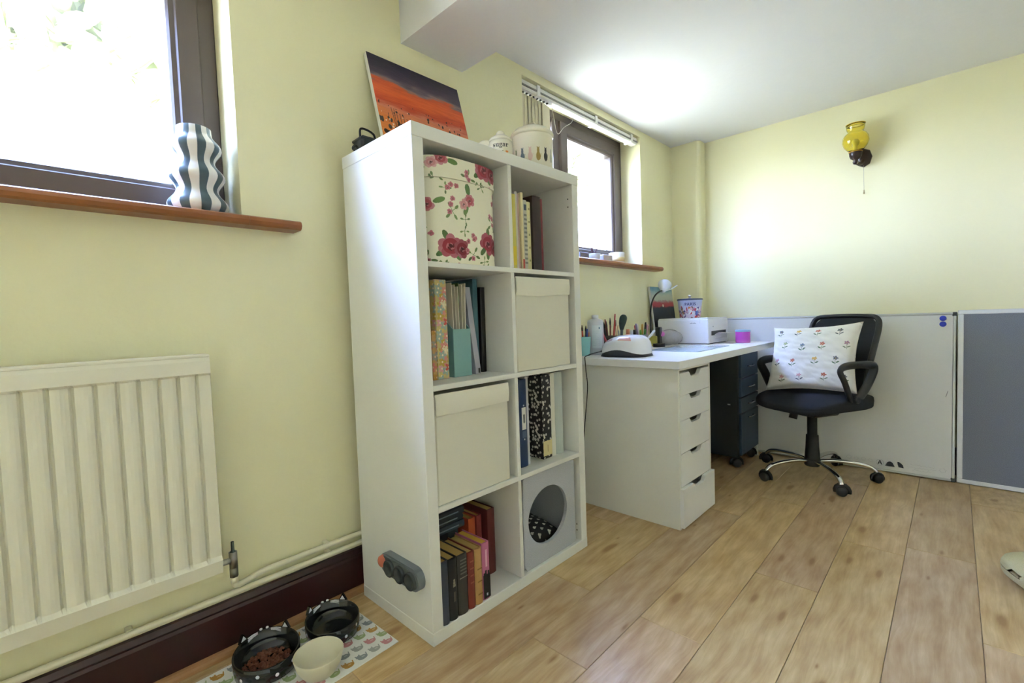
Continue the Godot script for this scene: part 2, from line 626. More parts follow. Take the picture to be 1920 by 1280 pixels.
func outdoors() -> void:
	var grass = StandardMaterial3D.new()
	grass.albedo_color = Color("bab086")
	grass.roughness = 0.95
	var g = nst()
	var nz = FastNoiseLite.new()
	nz.seed = 4
	nz.frequency = 0.25
	sheet(g, 30, 30, func(u, v): return Vector3(-0.31 - u * 16.0, 0.86 + u * 0.5 + nz.get_noise_2d(u * 16.0, v * 24.0) * 0.06, 12.0 - v * 24.0), func(_u, _v): return Vector3.UP)
	var lawn = part(g, "lawn", grass, self)
	lawn.set_meta("kind", "structure")
	# trees beyond the lawn: their crowns hang over the brighter strip of low sky
	var leaf = nst(true)
	for s in [-1.0, 1.0]:
		sheet(leaf, 2, 4, func(u, v): return Vector3((u - 0.5) * 0.26 * sin(PI * minf(v + 0.08, 1.0)), v * 0.42, 0.03 * s * sin(PI * v) * (1.0 - absf(u - 0.5))), func(_u, _v): return Vector3(0, 0, s))
	leaf.generate_normals()
	var lm = StandardMaterial3D.new()
	lm.albedo_color = Color("d4d6b2")
	lm.roughness = 0.7
	lm.backlight_enabled = true
	lm.backlight = Color(0.40, 0.42, 0.25)
	var leafmesh = leaf.commit()
	var spots = [Vector3(-7.6, 1.1, -10.5), Vector3(-7.0, 1.1, -7.4), Vector3(-7.4, 1.1, -4.4), Vector3(-7.0, 1.1, -1.4), Vector3(-7.5, 1.1, 1.6), Vector3(-7.2, 1.1, 4.4)]
	for i in spots.size():
		var tree = thing("garden_tree", "leafy tree beyond the lawn outside the windows", "tree", spots[i], 0.0, "trees beyond the lawn")
		part(tubed(curve([Vector3(0, -0.3, 0), Vector3(0.08, 1.6, 0.05), Vector3(-0.05, 3.4, -0.04), Vector3(0.02, 5.5, 0.06)], 3), [0.16, 0.15, 0.14, 0.13, 0.12, 0.11, 0.10, 0.08, 0.06, 0.04], 8), "trunk", mat("6b5640", 0.9), tree)
		var mm = MultiMesh.new()
		mm.transform_format = MultiMesh.TRANSFORM_3D
		mm.mesh = leafmesh
		mm.instance_count = 1500
		for k in 1500:
			var d = Vector3(rng.randfn(), rng.randfn(), rng.randfn()).normalized() * pow(rng.randf(), 0.45)
			var bs = Basis.from_euler(Vector3(rng.randf_range(-1.4, 1.4), rng.randf() * TAU, rng.randf_range(-1.4, 1.4))).scaled(Vector3.ONE * rng.randf_range(0.8, 1.5))
			mm.set_instance_transform(k, Transform3D(bs, Vector3(d.x * 1.7, 4.75 + d.y * 2.1, d.z * 2.0)))
		var mi = MultiMeshInstance3D.new()
		mi.name = "foliage"
		mi.multimesh = mm
		mi.material_override = lm
		mi.set_meta("kind", "stuff")
		tree.add_child(mi)

# ---------------------------------------------------------------- big furniture
const KH := 1.465
const KW := 0.765
const KD := 0.39
const KT := 0.038
const KM := 0.016
const KC := 0.3365      # cell width
const KR := 0.33525     # cell height

func cell_y(r: int) -> float:  # underside of row r, 0 at the bottom
	return KT + r * (KR + KM)

func cube_shelf() -> void:
	var m = mat("eaeae2", 0.42)
	var k = thing("cube_shelf", "tall white cube shelf with eight compartments against the window wall", "shelf", Vector3(0.195, 0, -KW / 2))
	wpart(bx(Vector3(0, KH - KT, -KW), Vector3(KD, KH, 0), 0.0015), "top_panel", m, k)
	wpart(bx(Vector3(0, 0, -KW), Vector3(KD, KT, 0), 0.0015), "bottom_panel", m, k)
	for z in [[-KT, -0.001], [-KW + 0.001, -KW + KT]]:
		wpart(bx(Vector3(0.001, KT, z[0]), Vector3(KD - 0.001, KH - KT, z[1]), 0.0012), "side_panel", m, k)
	for r in 3:
		wpart(bx(Vector3(0.002, cell_y(r + 1) - KM, -KW + KT), Vector3(KD - 0.002, cell_y(r + 1), -KT), 0.0012), "shelf_board", m, k)
	for r in 4:
		wpart(bx(Vector3(0.002, cell_y(r), -KT - KC - KM), Vector3(KD - 0.0025, cell_y(r) + KR, -KT - KC), 0.0012), "divider", m, k)
	# dowel holes in the far side panel
	for y in [1.375, 1.345, 0.098, 0.074]:
		wpart(tubed([Vector3(KD - 0.022, y, -KW + KT - 0.0003), Vector3(KD - 0.022, y, -KW + KT + 0.0006)], 0.0026, 10), "dowel_hole", mat("3a3a36", 0.9), k)

	# socket block screwed to the side
	var s = thing("socket_strip", "grey three-way socket strip with an orange plug on the cube shelf's side", "socket", Vector3(0.26, 0.183, 0.0))
	var grey = mat("6d7478", 0.45)
	part(extruded(rrect(0.205, 0.066, 0.032), 0.0215, Transform3D(Basis(), Vector3(0, 0, -0.001))), "housing", grey, s)
	part(extruded(rrect(0.192, 0.054, 0.026), 0.004, Transform3D(Basis(), Vector3(0, 0, 0.0205))), "face_plate", mat("596064", 0.5), s)
	for i in 3:
		var st = nst(true)
		var t = Transform3D(Basis(Vector3.RIGHT, PI / 2), Vector3(-0.043 + i * 0.055, -0.002, 0.0245))
		lathe(st, [Vector2(0.0, 0.001), Vector2(0.019, 0.001), Vector2(0.020, 0.008), Vector2(0.024, 0.009), Vector2(0.0255, 0.007), Vector2(0.026, 0.0)], 24, t)
		part(st, "outlet", mat("33393a", 0.55), s)
	var pl = nst(true)
	lathe(pl, [Vector2(0, 0.016), Vector2(0.012, 0.015), Vector2(0.017, 0.011), Vector2(0.019, 0.0)], 20, Transform3D(Basis(Vector3.RIGHT, PI / 2), Vector3(-0.084, 0.006, 0.020)))
	part(pl, "plug", mat("c26a50", 0.5), s, Vector3.ZERO, "orange plug")

func desk() -> void:
	var m = mat("eeeeec", 0.4)
	var dk = thing("desk", "white desk with clutter along its wall side under the window", "desk", Vector3(0.34, 0.0, -1.79))
	part(bx(Vector3(-0.30, 0.691, -0.70), Vector3(0.30, 0.725, 0.70), 0.0015), "tabletop", m, dk)
	for x in [-0.23, 0.195]:
		part(tubed([Vector3(x, 0.0, -0.655), Vector3(x, 0.012, -0.655), Vector3(x, 0.691, -0.655)], [0.019, 0.016, 0.017], 18), "leg", mat("dcdcd6", 0.4), dk)
	# drawer unit
	var d = thing("drawer_unit", "white five-drawer unit under the near end of the desk", "drawers", Vector3(0.33, 0, -1.298))
	var z0 = -1.472
	var z1 = -1.124
	var body = mat("e9e9e0", 0.45)
	wpart(bx(Vector3(0.04, 0, z1 - 0.014), Vector3(0.618, 0.6905, z1), 0.0015), "side_panel", body, d)
	wpart(bx(Vector3(0.04, 0, z0), Vector3(0.618, 0.6905, z0 + 0.014), 0.0015), "side_panel", body, d)
	wpart(bx(Vector3(0.04, 0.678, z0 + 0.014), Vector3(0.616, 0.6905, z1 - 0.014), 0.001), "top_panel", body, d)
	wpart(bx(Vector3(0.04, 0.004, z0 + 0.014), Vector3(0.05, 0.678, z1 - 0.014), 0.001), "back_panel", body, d)
	wpart(bx(Vector3(0.05, 0.004, z0 + 0.014), Vector3(0.60, 0.016, z1 - 0.014), 0.001), "bottom_panel", body, d)
	var ys = [0.012, 0.178, 0.322, 0.463, 0.570, 0.671]
	for i in 5:
		var out = 0.016 if i == 0 else 0.0
		var za = z0 + (0.001 if i == 0 else 0.016)
		var zb = z1 - (0.001 if i == 0 else 0.016)
		var zc = (za + zb) / 2
		var y0: float = ys[i] + (0.0 if i == 0 else 0.0025)
		var y1: float = ys[i + 1] - (0.0 if i else 0.0)
		if i == 4: y1 = 0.668
		# front with a scooped hand hold in its top edge
		var w = (zb - za) / 2
		var p = PackedVector2Array([Vector2(-w, y0), Vector2(w, y0), Vector2(w, y1)])
		for k in 9:
			var t = float(k) / 8
			p.append(Vector2(lerpf(0.068, 0.040, t), y1 - 0.022 * smoothstep(0.0, 1.0, t)))
		for k in 9:
			var t = float(k) / 8
			p.append(Vector2(lerpf(-0.040, -0.068, t), y1 - 0.022 * smoothstep(0.0, 1.0, 1.0 - t)))
		p.append(Vector2(-w, y1))
		var dr = part(extruded(p, 0.016, Transform3D(Basis(Vector3.FORWARD, Vector3.UP, Vector3.RIGHT), Vector3(0.602 + out, 0, zc))), "drawer", m, d, -d.position)
		var tray = nst()
		rbox(tray, Vector3(0.33 + out, (y0 + y1) / 2 - 0.02, zc), Vector3(0.53, (y1 - y0) * 0.55, (zb - za) * 0.86), 0.002)
		part(tray, "tray", body, dr)

func pedestal() -> void:
	var m = mat("1f262a", 0.5)
	var p = thing("mobile_pedestal", "dark blue-grey metal drawer pedestal on castors under the desk", "cabinet", Vector3(0.35, 0, -2.255))
	var z0 = -2.42
	var z1 = -2.09
	wpart(bx(Vector3(0.05, 0.065, z0), Vector3(0.545, 0.684, z1), 0.004), "body", m, p)
	var ys = [0.075, 0.325, 0.42, 0.53, 0.678]
	for i in 4:
		var d = wpart(bx(Vector3(0.546, ys[i] + 0.003, z0 + 0.006), Vector3(0.562, ys[i + 1] - 0.003, z1 - 0.006), 0.003), "drawer", mat("293d50", 0.45), p)
		var y: float = [0.29, 0.372, 0.473, 0.595][i]
		part(tubed([Vector3(0.562, y, -2.21), Vector3(0.576, y, -2.215), Vector3(0.576, y, -2.295), Vector3(0.562, y, -2.30)], 0.0035, 8), "handle", mat("c8ccd0", 0.25, 1.0), d)
	wpart(bx(Vector3(0.487, 0.372, z1 + 0.0002), Vector3(0.503, 0.380, z1 + 0.002), 0.0005), "lock_plate", mat("b8bcc0", 0.3, 1.0), p)
	for q in [Vector3(0.52, 0, -2.13), Vector3(0.52, 0, -2.385), Vector3(0.10, 0, -2.13), Vector3(0.10, 0, -2.385)]:
		castor(p, q - p.position, 0.6, 0.065, 0.025)

func castor(parent: Node3D, at: Vector3, turn: float, high: float, r: float) -> void:
	var black = mat("151516", 0.45)
	var b = Basis(Vector3.UP, turn)
	var hood = nst(true)
	var arc = []
	for k in 9:
		var a = deg_to_rad(-20 + 220.0 * k / 8)
		arc.append(at + b * Vector3(cos(a) * (r + 0.003), r + sin(a) * (r + 0.003), 0))
	tube(hood, arc, 0.007, 8, 2.0)
	tube(hood, [at + Vector3(0, r * 1.8, 0), at + Vector3(0, high, 0)], 0.0065, 8)
	var c = part(hood, "castor", black, parent)
	for s in [-1.0, 1.0]:
		var w = nst(true)
		lathe(w, [Vector2(0, -0.008), Vector2(r - 0.005, -0.008), Vector2(r, -0.004), Vector2(r, 0.004), Vector2(r - 0.005, 0.008), Vector2(0, 0.008)], 18, Transform3D(b * Basis(Vector3.RIGHT, PI / 2), at + Vector3(0, r, 0) + b * Vector3(0, 0, s * 0.014)))
		part(w, "wheel", mat("1d1d1f", 0.35), c)

func leaning(called: String, label: String, category: String, xa: float, xb: float, h: float, foot: float, head: float) -> Array:
	var o = thing(called, label, category, Vector3((xa + xb) / 2, 0, foot))
	var tilt = asin(clampf((foot - head) / h, -1.0, 1.0))
	var t = Node3D.new()
	o.rotation.x = -tilt
	return [o, (xb - xa) / 2, h]

func boards() -> void:
	var alu = mat("b9bbb6", 0.35, 0.8)
	var enamel = mat("dcdcd6", 0.22)
	# whiteboard
	var a = leaning("whiteboard", "large whiteboard with metal edges leaning on the wall behind the chair", "whiteboard", 0.172, 1.462, 0.885, -2.530, -2.668)
	board(a[0], a[1], a[2], enamel, alu, 0.013, "b9bbb6")
	for c in [[1, 1], [1, 0], [-1, 0], [-1, 1]]:
		part(bx(Vector3(c[0] * a[1] - 0.018 * (1 if c[0] > 0 else 0) - 0.004 * (1 if c[0] < 0 else 0) + 0.002, c[1] * (a[2] - 0.02) - 0.001, -0.004), Vector3(c[0] * a[1] - 0.018 * (1 if c[0] > 0 else 0) - 0.004 * (1 if c[0] < 0 else 0) + 0.022, c[1] * (a[2] - 0.02) + 0.021, 0.021), 0.003), "corner_cap", mat("3a3c3a", 0.5), a[0])
	stickers(a[0])
	var pb = leaning("pinboard", "grey felt pinboard in a white frame leaning beside the whiteboard", "pinboard", 1.468, 2.35, 0.895, -2.532, -2.668)
	board(pb[0], pb[1], pb[2], felt("80858f"), mat("e4e5e4", 0.4), 0.022, "")
	# two blue magnets on the whiteboard
	var bt: Transform3D = a[0].transform
	for i in 2:
		var mg = nst(true)
		lathe(mg, [Vector2(0.0, 0.0), Vector2(0.0135, 0.0), Vector2(0.0145, 0.003), Vector2(0.0135, 0.008), Vector2(0.010, 0.0095), Vector2(0, 0.0098)], 20, Transform3D(Basis(Vector3.RIGHT, PI / 2), Vector3.ZERO))
		var o = solo(mg, "magnet", mat("2438b0", 0.35), bt * Vector3(1.410 - 0.817, 0.853 - i * 0.031, 0.0171), "upper round blue magnet near the whiteboard's corner" if i == 0 else "lower round blue magnet near the whiteboard's corner", "magnet", "blue magnets")
		o.basis = bt.basis
	var pen = nst(true)
	tube(pen, [Vector3(-0.004, -0.016, 0), Vector3(0.005, 0.016, 0)], 0.0022, 6, 0.4)
	var mk = solo(pen, "marker_smudge", mat("55565a", 0.7), bt * Vector3(1.428 - 0.817, 0.452, 0.0162), "short dark marker stroke low on the right side of the whiteboard", "mark")
	mk.basis = bt.basis

func felt(hex: String) -> StandardMaterial3D:
	var key = "felt" + hex
	if mats.has(key): return mats[key]
	var n = NoiseTexture2D.new()
	var f = FastNoiseLite.new()
	f.frequency = 0.25
	f.fractal_octaves = 3
	n.noise = f
	n.width = 256
	n.height = 256
	n.seamless = true
	var g = Gradient.new()
	g.set_color(0, Color(hex).darkened(0.16))
	g.set_color(1, Color(hex).lightened(0.14))
	n.color_ramp = g
	var m = StandardMaterial3D.new()
	m.albedo_texture = n
	m.roughness = 0.95
	m.metallic_specular = 0.2
	m.uv1_triplanar = true
	m.uv1_scale = Vector3(5, 5, 5)
	mats[key] = m
	return m

func board(o: Node3D, hw: float, h: float, face_m: Material, frame_m: Material, fw: float, _c: String) -> void:
	part(bx(Vector3(-hw + fw * 0.7, fw * 0.7, 0.003), Vector3(hw - fw * 0.7, h - fw * 0.7, 0.0165), 0.001), "panel", face_m, o)
	part(bx(Vector3(-hw, 0.0005, 0), Vector3(hw, fw, 0.020), 0.003), "frame_rail", frame_m, o)
	part(bx(Vector3(-hw, h - fw, 0), Vector3(hw, h, 0.020), 0.003), "frame_rail", frame_m, o)
	for s in [-1.0, 1.0]:
		part(bx(Vector3(s * hw - (fw if s > 0 else 0.0), fw, 0), Vector3(s * hw + (fw if s < 0 else 0.0), h - fw, 0.020), 0.003), "frame_stile", frame_m, o)

func stickers(o: Node3D) -> void:
	var black = mat("17181a", 0.6)
	var grey = mat("6b6c6a", 0.7)
	var z = 0.0166
	var q = 0.817
	# ringed letter
	var ring = nst(true)
	var pts = []
	for k in 25:
		var a = TAU * k / 24
		pts.append(Vector3(1.157 - q + cos(a) * 0.0165, 0.046 + sin(a) * 0.0165, z))
	tube(ring, pts, 0.0016, 6, 0.25)
	var st = part(ring, "sticker", black, o, Vector3.ZERO, "black ringed letter A sticker")
	part(letters("A", 0.023), "letter", black, st, Vector3(1.157 - q, 0.046, z + 0.0003))
	# two plain dark stickers
	part(extruded(PackedVector2Array([Vector2(-0.021, -0.012), Vector2(0.021, -0.012), Vector2(0.012, 0.008), Vector2(0.004, 0.014), Vector2(-0.004, 0.014), Vector2(-0.012, 0.008)]), 0.0004, Transform3D(Basis(), Vector3(1.201 - q, 0.044, z))), "sticker", black, o, Vector3.ZERO, "plain dark sticker")
	part(extruded(PackedVector2Array([Vector2(-0.014, 0.016), Vector2(-0.006, 0.016), Vector2(0.002, 0.010), Vector2(0.010, 0.002), Vector2(0.014, -0.014), Vector2(-0.008, -0.012), Vector2(-0.012, 0.002)]), 0.0004, Transform3D(Basis(), Vector3(1.246 - q, 0.046, z))), "sticker", black, o, Vector3.ZERO, "plain dark sticker")
	# faded strokes of handwriting and drawn outlines
	var r = RandomNumberGenerator.new()
	r.seed = 3
	for line in [[1.285, 1.385, 0.058], [1.275, 1.395, 0.044], [1.295, 1.375, 0.030]]:
		var x: float = line[0]
		var w = []
		while x < line[1]:
			w.append(Vector3(x - q, line[2] + r.randf_range(-0.004, 0.004), z))
			x += 0.0045
		part(tubed(w, 0.0007, 5, 0.3), "handwriting", grey, o)
	for c in [[1.015, 0.052, 0.014, 9], [1.05, 0.050, 0.011, 5], [1.083, 0.052, 0.012, 6], [1.115, 0.050, 0.012, 7], [1.416, 0.050, 0.016, 6]]:
		var p = []
		for k in 21:
			var a = TAU * k / 20
			var rad: float = c[2] * (0.8 + 0.2 * sin(a * c[3]))
			p.append(Vector3(c[0] - q + cos(a) * rad, c[1] + sin(a) * rad * 0.8, z))
		part(tubed(p, 0.0008, 5, 0.3), "outline_drawing", grey, o)

func swivel_chair() -> void:
	var t = thing("swivel_chair", "black mesh-backed swivel chair with chrome five-star base at the desk", "chair", Vector3(0.892, 0, -2.205), atan2(-0.50, 0.866))
	# local frame: +z is where the chair faces, +x to the sitter's left
	var black = mat("1a1b1e", 0.5)
	var cloth = felt("232428")
	var chrome = mat("d8d8d8", 0.12, 1.0)
	# seat: rounded pad with a front roll
	var st = nst(true)
	var shape = func(u: float, v: float, top: bool) -> Vector3:
		var a = u * TAU
		var e = pow(pow(absf(cos(a)), 3.6) + pow(absf(sin(a)), 3.6), -1.0 / 3.6)
		var rr = sin(v * PI * 0.5)
		var x = cos(a) * e * 0.235 * pow(rr, 0.6)
		var z = sin(a) * e * 0.232 * pow(rr, 0.6)
		var edge = pow(cos(v * PI * 0.5), 0.42)
		var y = 0.435 + (0.042 * edge if top else -0.052 * edge)
		if top: y += -0.012 * clampf(z / 0.2, 0, 1) - 0.006 * cos(x * 6.0)
		return Vector3(x, y - 0.02 * pow(clampf(z / 0.23, 0.0, 1.0), 2), z)
	sheet(st, 40, 10, func(u, v): return shape.call(u, v, true), func(_u, _v): return Vector3.UP)
	sheet(st, 40, 10, func(u, v): return shape.call(u, v, false), func(_u, _v): return Vector3.DOWN)
	part(st, "seat", cloth, t)
	# backrest: frame loop and a stretched mesh inside
	var back = Node3D.new()
	back.name = "backrest"
	t.add_child(back)
	var bp = func(x: float, y: float) -> Vector3:   # x across, y height: curved plane
		return Vector3(x - 0.032, y, -0.205 - 0.10 * smoothstep(0.42, 0.95, y) + 0.35 * x * x + 0.02 * cos((y - 0.6) * 5.0))
	var loop = []
	var outline = [Vector2(-0.154, 0.44), Vector2(-0.187, 0.50), Vector2(-0.192, 0.60), Vector2(-0.196, 0.72), Vector2(-0.194, 0.82), Vector2(-0.168, 0.864), Vector2(-0.084, 0.872), Vector2(0.000, 0.874), Vector2(0.084, 0.872), Vector2(0.168, 0.864), Vector2(0.194, 0.82), Vector2(0.196, 0.72), Vector2(0.192, 0.60), Vector2(0.187, 0.50), Vector2(0.154, 0.44), Vector2(0.000, 0.425), Vector2(-0.154, 0.44)]
	for p in outline: loop.append(bp.call(p.x, p.y))
	part(tubed(curve(loop, 4), 0.016, 8, 0.8), "back_frame", black, back)
	var ms = nst(true)
	var wide = func(y: float) -> float:
		return 0.190 * pow(clampf(1.0 - pow(absf((y - 0.65) / 0.235), 5.0), 0.0, 1.0), 0.3)
	sheet(ms, 12, 16, func(u, v): return bp.call((u * 2 - 1) * wide.call(0.43 + v * 0.435), 0.43 + v * 0.435), func(_u, _v): return Vector3.BACK)
	sheet(ms, 12, 16, func(u, v): return bp.call((u * 2 - 1) * wide.call(0.43 + v * 0.435), 0.43 + v * 0.435) + Vector3(0, 0, -0.006), func(_u, _v): return Vector3.FORWARD)
	part(ms, "back_mesh", felt("26282e"), back)
	part(tubed(curve([Vector3(0, 0.385, -0.04), Vector3(0, 0.375, -0.16), Vector3(0, 0.42, -0.235), Vector3(0, 0.55, -0.26)]), 0.022, 8, 0.5), "back_bracket", black, t)
	# arms: loops of flat bar
	for s in [-1.0, 1.0]:
		var ap = [Vector3(s * 0.215, 0.43, -0.02), Vector3(s * 0.238, 0.46, 0.01), Vector3(s * 0.245, 0.55, 0.055), Vector3(s * 0.245, 0.605, 0.085), Vector3(s * 0.245, 0.628, 0.055), Vector3(s * 0.245, 0.632, -0.02), Vector3(s * 0.242, 0.628, -0.11), Vector3(s * 0.242, 0.605, -0.145), Vector3(s * 0.240, 0.52, -0.10), Vector3(s * 0.232, 0.45, -0.045), Vector3(s * 0.215, 0.428, -0.045)]
		var sa = nst(true)
		for k in ap.size(): ap[k] -= Vector3(0.018, 0, 0)
		tube(sa, curve(ap, 5), 0.0135, 8, 1.7)
		var ar = part(sa, "armrest", mat("1d1e20", 0.4), t)
		part(tubed([Vector3(s * 0.238 - 0.018, 0.455, -0.02), Vector3(s * 0.258 - 0.018, 0.455, -0.02)], 0.017, 14), "arm_boss", black, ar)
	# gas column, mechanism, knob
	var g = nst(true)
	lathe(g, [Vector2(0, 0.065), Vector2(0.036, 0.065), Vector2(0.038, 0.075), Vector2(0.036, 0.12), Vector2(0.032, 0.17), Vector2(0.030, 0.23), Vector2(0.024, 0.232), Vector2(0.024, 0.37), Vector2(0, 0.372)], 20)
	part(g, "gas_column", mat("101012", 0.5), t)
	part(bx(Vector3(-0.09, 0.346, -0.09), Vector3(0.09, 0.380, 0.09), 0.008), "mechanism", black, t)
	var kb = part(tubed([Vector3(-0.06, 0.372, 0.02), Vector3(-0.115, 0.365, 0.03)], 0.004, 8), "lever", black, t)
	part(tubed([Vector3(-0.055, 0.362, 0.060), Vector3(-0.055, 0.318, 0.075)], [0.020, 0.021], 12), "tension_knob", black, kb)
	# five-star base
	var hub = nst(true)
	lathe(hub, [Vector2(0, 0.06), Vector2(0.034, 0.06), Vector2(0.040, 0.07), Vector2(0.040, 0.098), Vector2(0.034, 0.104), Vector2(0, 0.104)], 20)
	part(hub, "base_hub", black, t)
	var turn0 = -t.rotation.y
	for a in [54.0, -17.0, 127.0, 204.0, 284.0]:
		var d = Basis(Vector3.UP, turn0) * Vector3(cos(deg_to_rad(a)), 0, sin(deg_to_rad(a)))
		var leg = [d * 0.03 + Vector3(0, 0.088, 0), d * 0.10 + Vector3(0, 0.097, 0), d * 0.19 + Vector3(0, 0.094, 0), d * 0.25 + Vector3(0, 0.083, 0), d * 0.276 + Vector3(0, 0.066, 0), d * 0.284 + Vector3(0, 0.052, 0)]
		part(tubed(curve(leg, 4), 0.0125, 10, 0.8), "base_leg", chrome, t)
		castor(t, d * 0.286, rng.randf() * TAU, 0.058, 0.024)

	# cushion on the seat
	var cim = canvas(512, 512, "f1efe9")
	var r = RandomNumberGenerator.new()
	r.seed = 21
	var inks = ["b5523f", "3f5a78", "8a9a6a", "c98f9a", "d2a545", "4a4f57", "9a6a8a"]
	for j in 4:
		for i in 4:
			var x = 62 + i * 118 + (52 if j % 2 else 0) + r.randf_range(-12, 12)
			var y = 62 + j * 120 + r.randf_range(-12, 12)
			var c = Color(inks[r.randi() % inks.size()]).lightened(0.15)
			var gr = Color(["5c7a5a", "55606a", "7a8a70"][r.randi() % 3])
			stroke(cim, Vector2(x, y), Vector2(x + r.randf_range(-5, 5), y + 40), 2.0, gr)
			blob(cim, x - 12, y + 26, 11, 3.6, gr, 0.6)
			blob(cim, x + 12, y + 21, 11, 3.6, gr, -0.6)
			for k in 5:
				var a = TAU * k / 5
				blob(cim, x + cos(a) * 9, y - 6 + sin(a) * 8, 6.8, 4.6, c.lightened(0.12 * (k % 2)), a)
			blob(cim, x, y - 4, 2.4, 2.4, Color("caa64a"))
	var cm = texmat(cim, 0.9)
	var cu = thing("floral_cushion", "white square cushion with small flower sprigs on the swivel chair", "cushion", Vector3(0.882, 0.474, -2.160))
	cu.basis = Basis(Vector3.UP, deg_to_rad(-14)) * Basis(Vector3.RIGHT, deg_to_rad(-22)) * Basis(Vector3.BACK, deg_to_rad(4.0))
	var cs = nst(true)
	var wob = FastNoiseLite.new()
	wob.seed = 9
	wob.frequency = 2.2
	var pil = func(u: float, v: float, s: float) -> Vector3:
		var a = u * 2 - 1
		var b = v * 2 - 1
		var pinch = 1.0 - 0.10 * (1.0 - a * a) * b * b - 0.0
		var pinch2 = 1.0 - 0.10 * (1.0 - b * b) * a * a
		var th = 0.075 * pow(maxf((1.0 - a * a) * (1.0 - b * b), 0.0), 0.38)
		var x = a * 0.226 * pinch2
		var y = 0.192 - b * 0.192 * pinch
		th *= 1.0 + 0.22 * wob.get_noise_3d(a * 1.5, b * 5.0, s)
		return Vector3(x, y, s * th)
	sheet(cs, 30, 30, func(u, v): return pil.call(u, v, 1.0), func(_u, _v): return Vector3.BACK)
	sheet(cs, 30, 30, func(u, v): return pil.call(u, v, -1.0), func(_u, _v): return Vector3.FORWARD)
	part(cs, "cover", cm, cu)
	var seam = []
	for k in 41:
		var q = float(k) / 40.0 * 4.0
		var e = fmod(q, 1.0)
		var uv = Vector2(e, 0) if q < 1 else (Vector2(1, e) if q < 2 else (Vector2(1 - e, 1) if q < 3 else Vector2(0, 1 - e)))
		if k == 40: uv = Vector2(0, 0)
		seam.append(pil.call(uv.x, uv.y, 0.0))
	part(tubed(seam, 0.0022, 6), "piping", mat("e6e2d6", 0.9), cu)

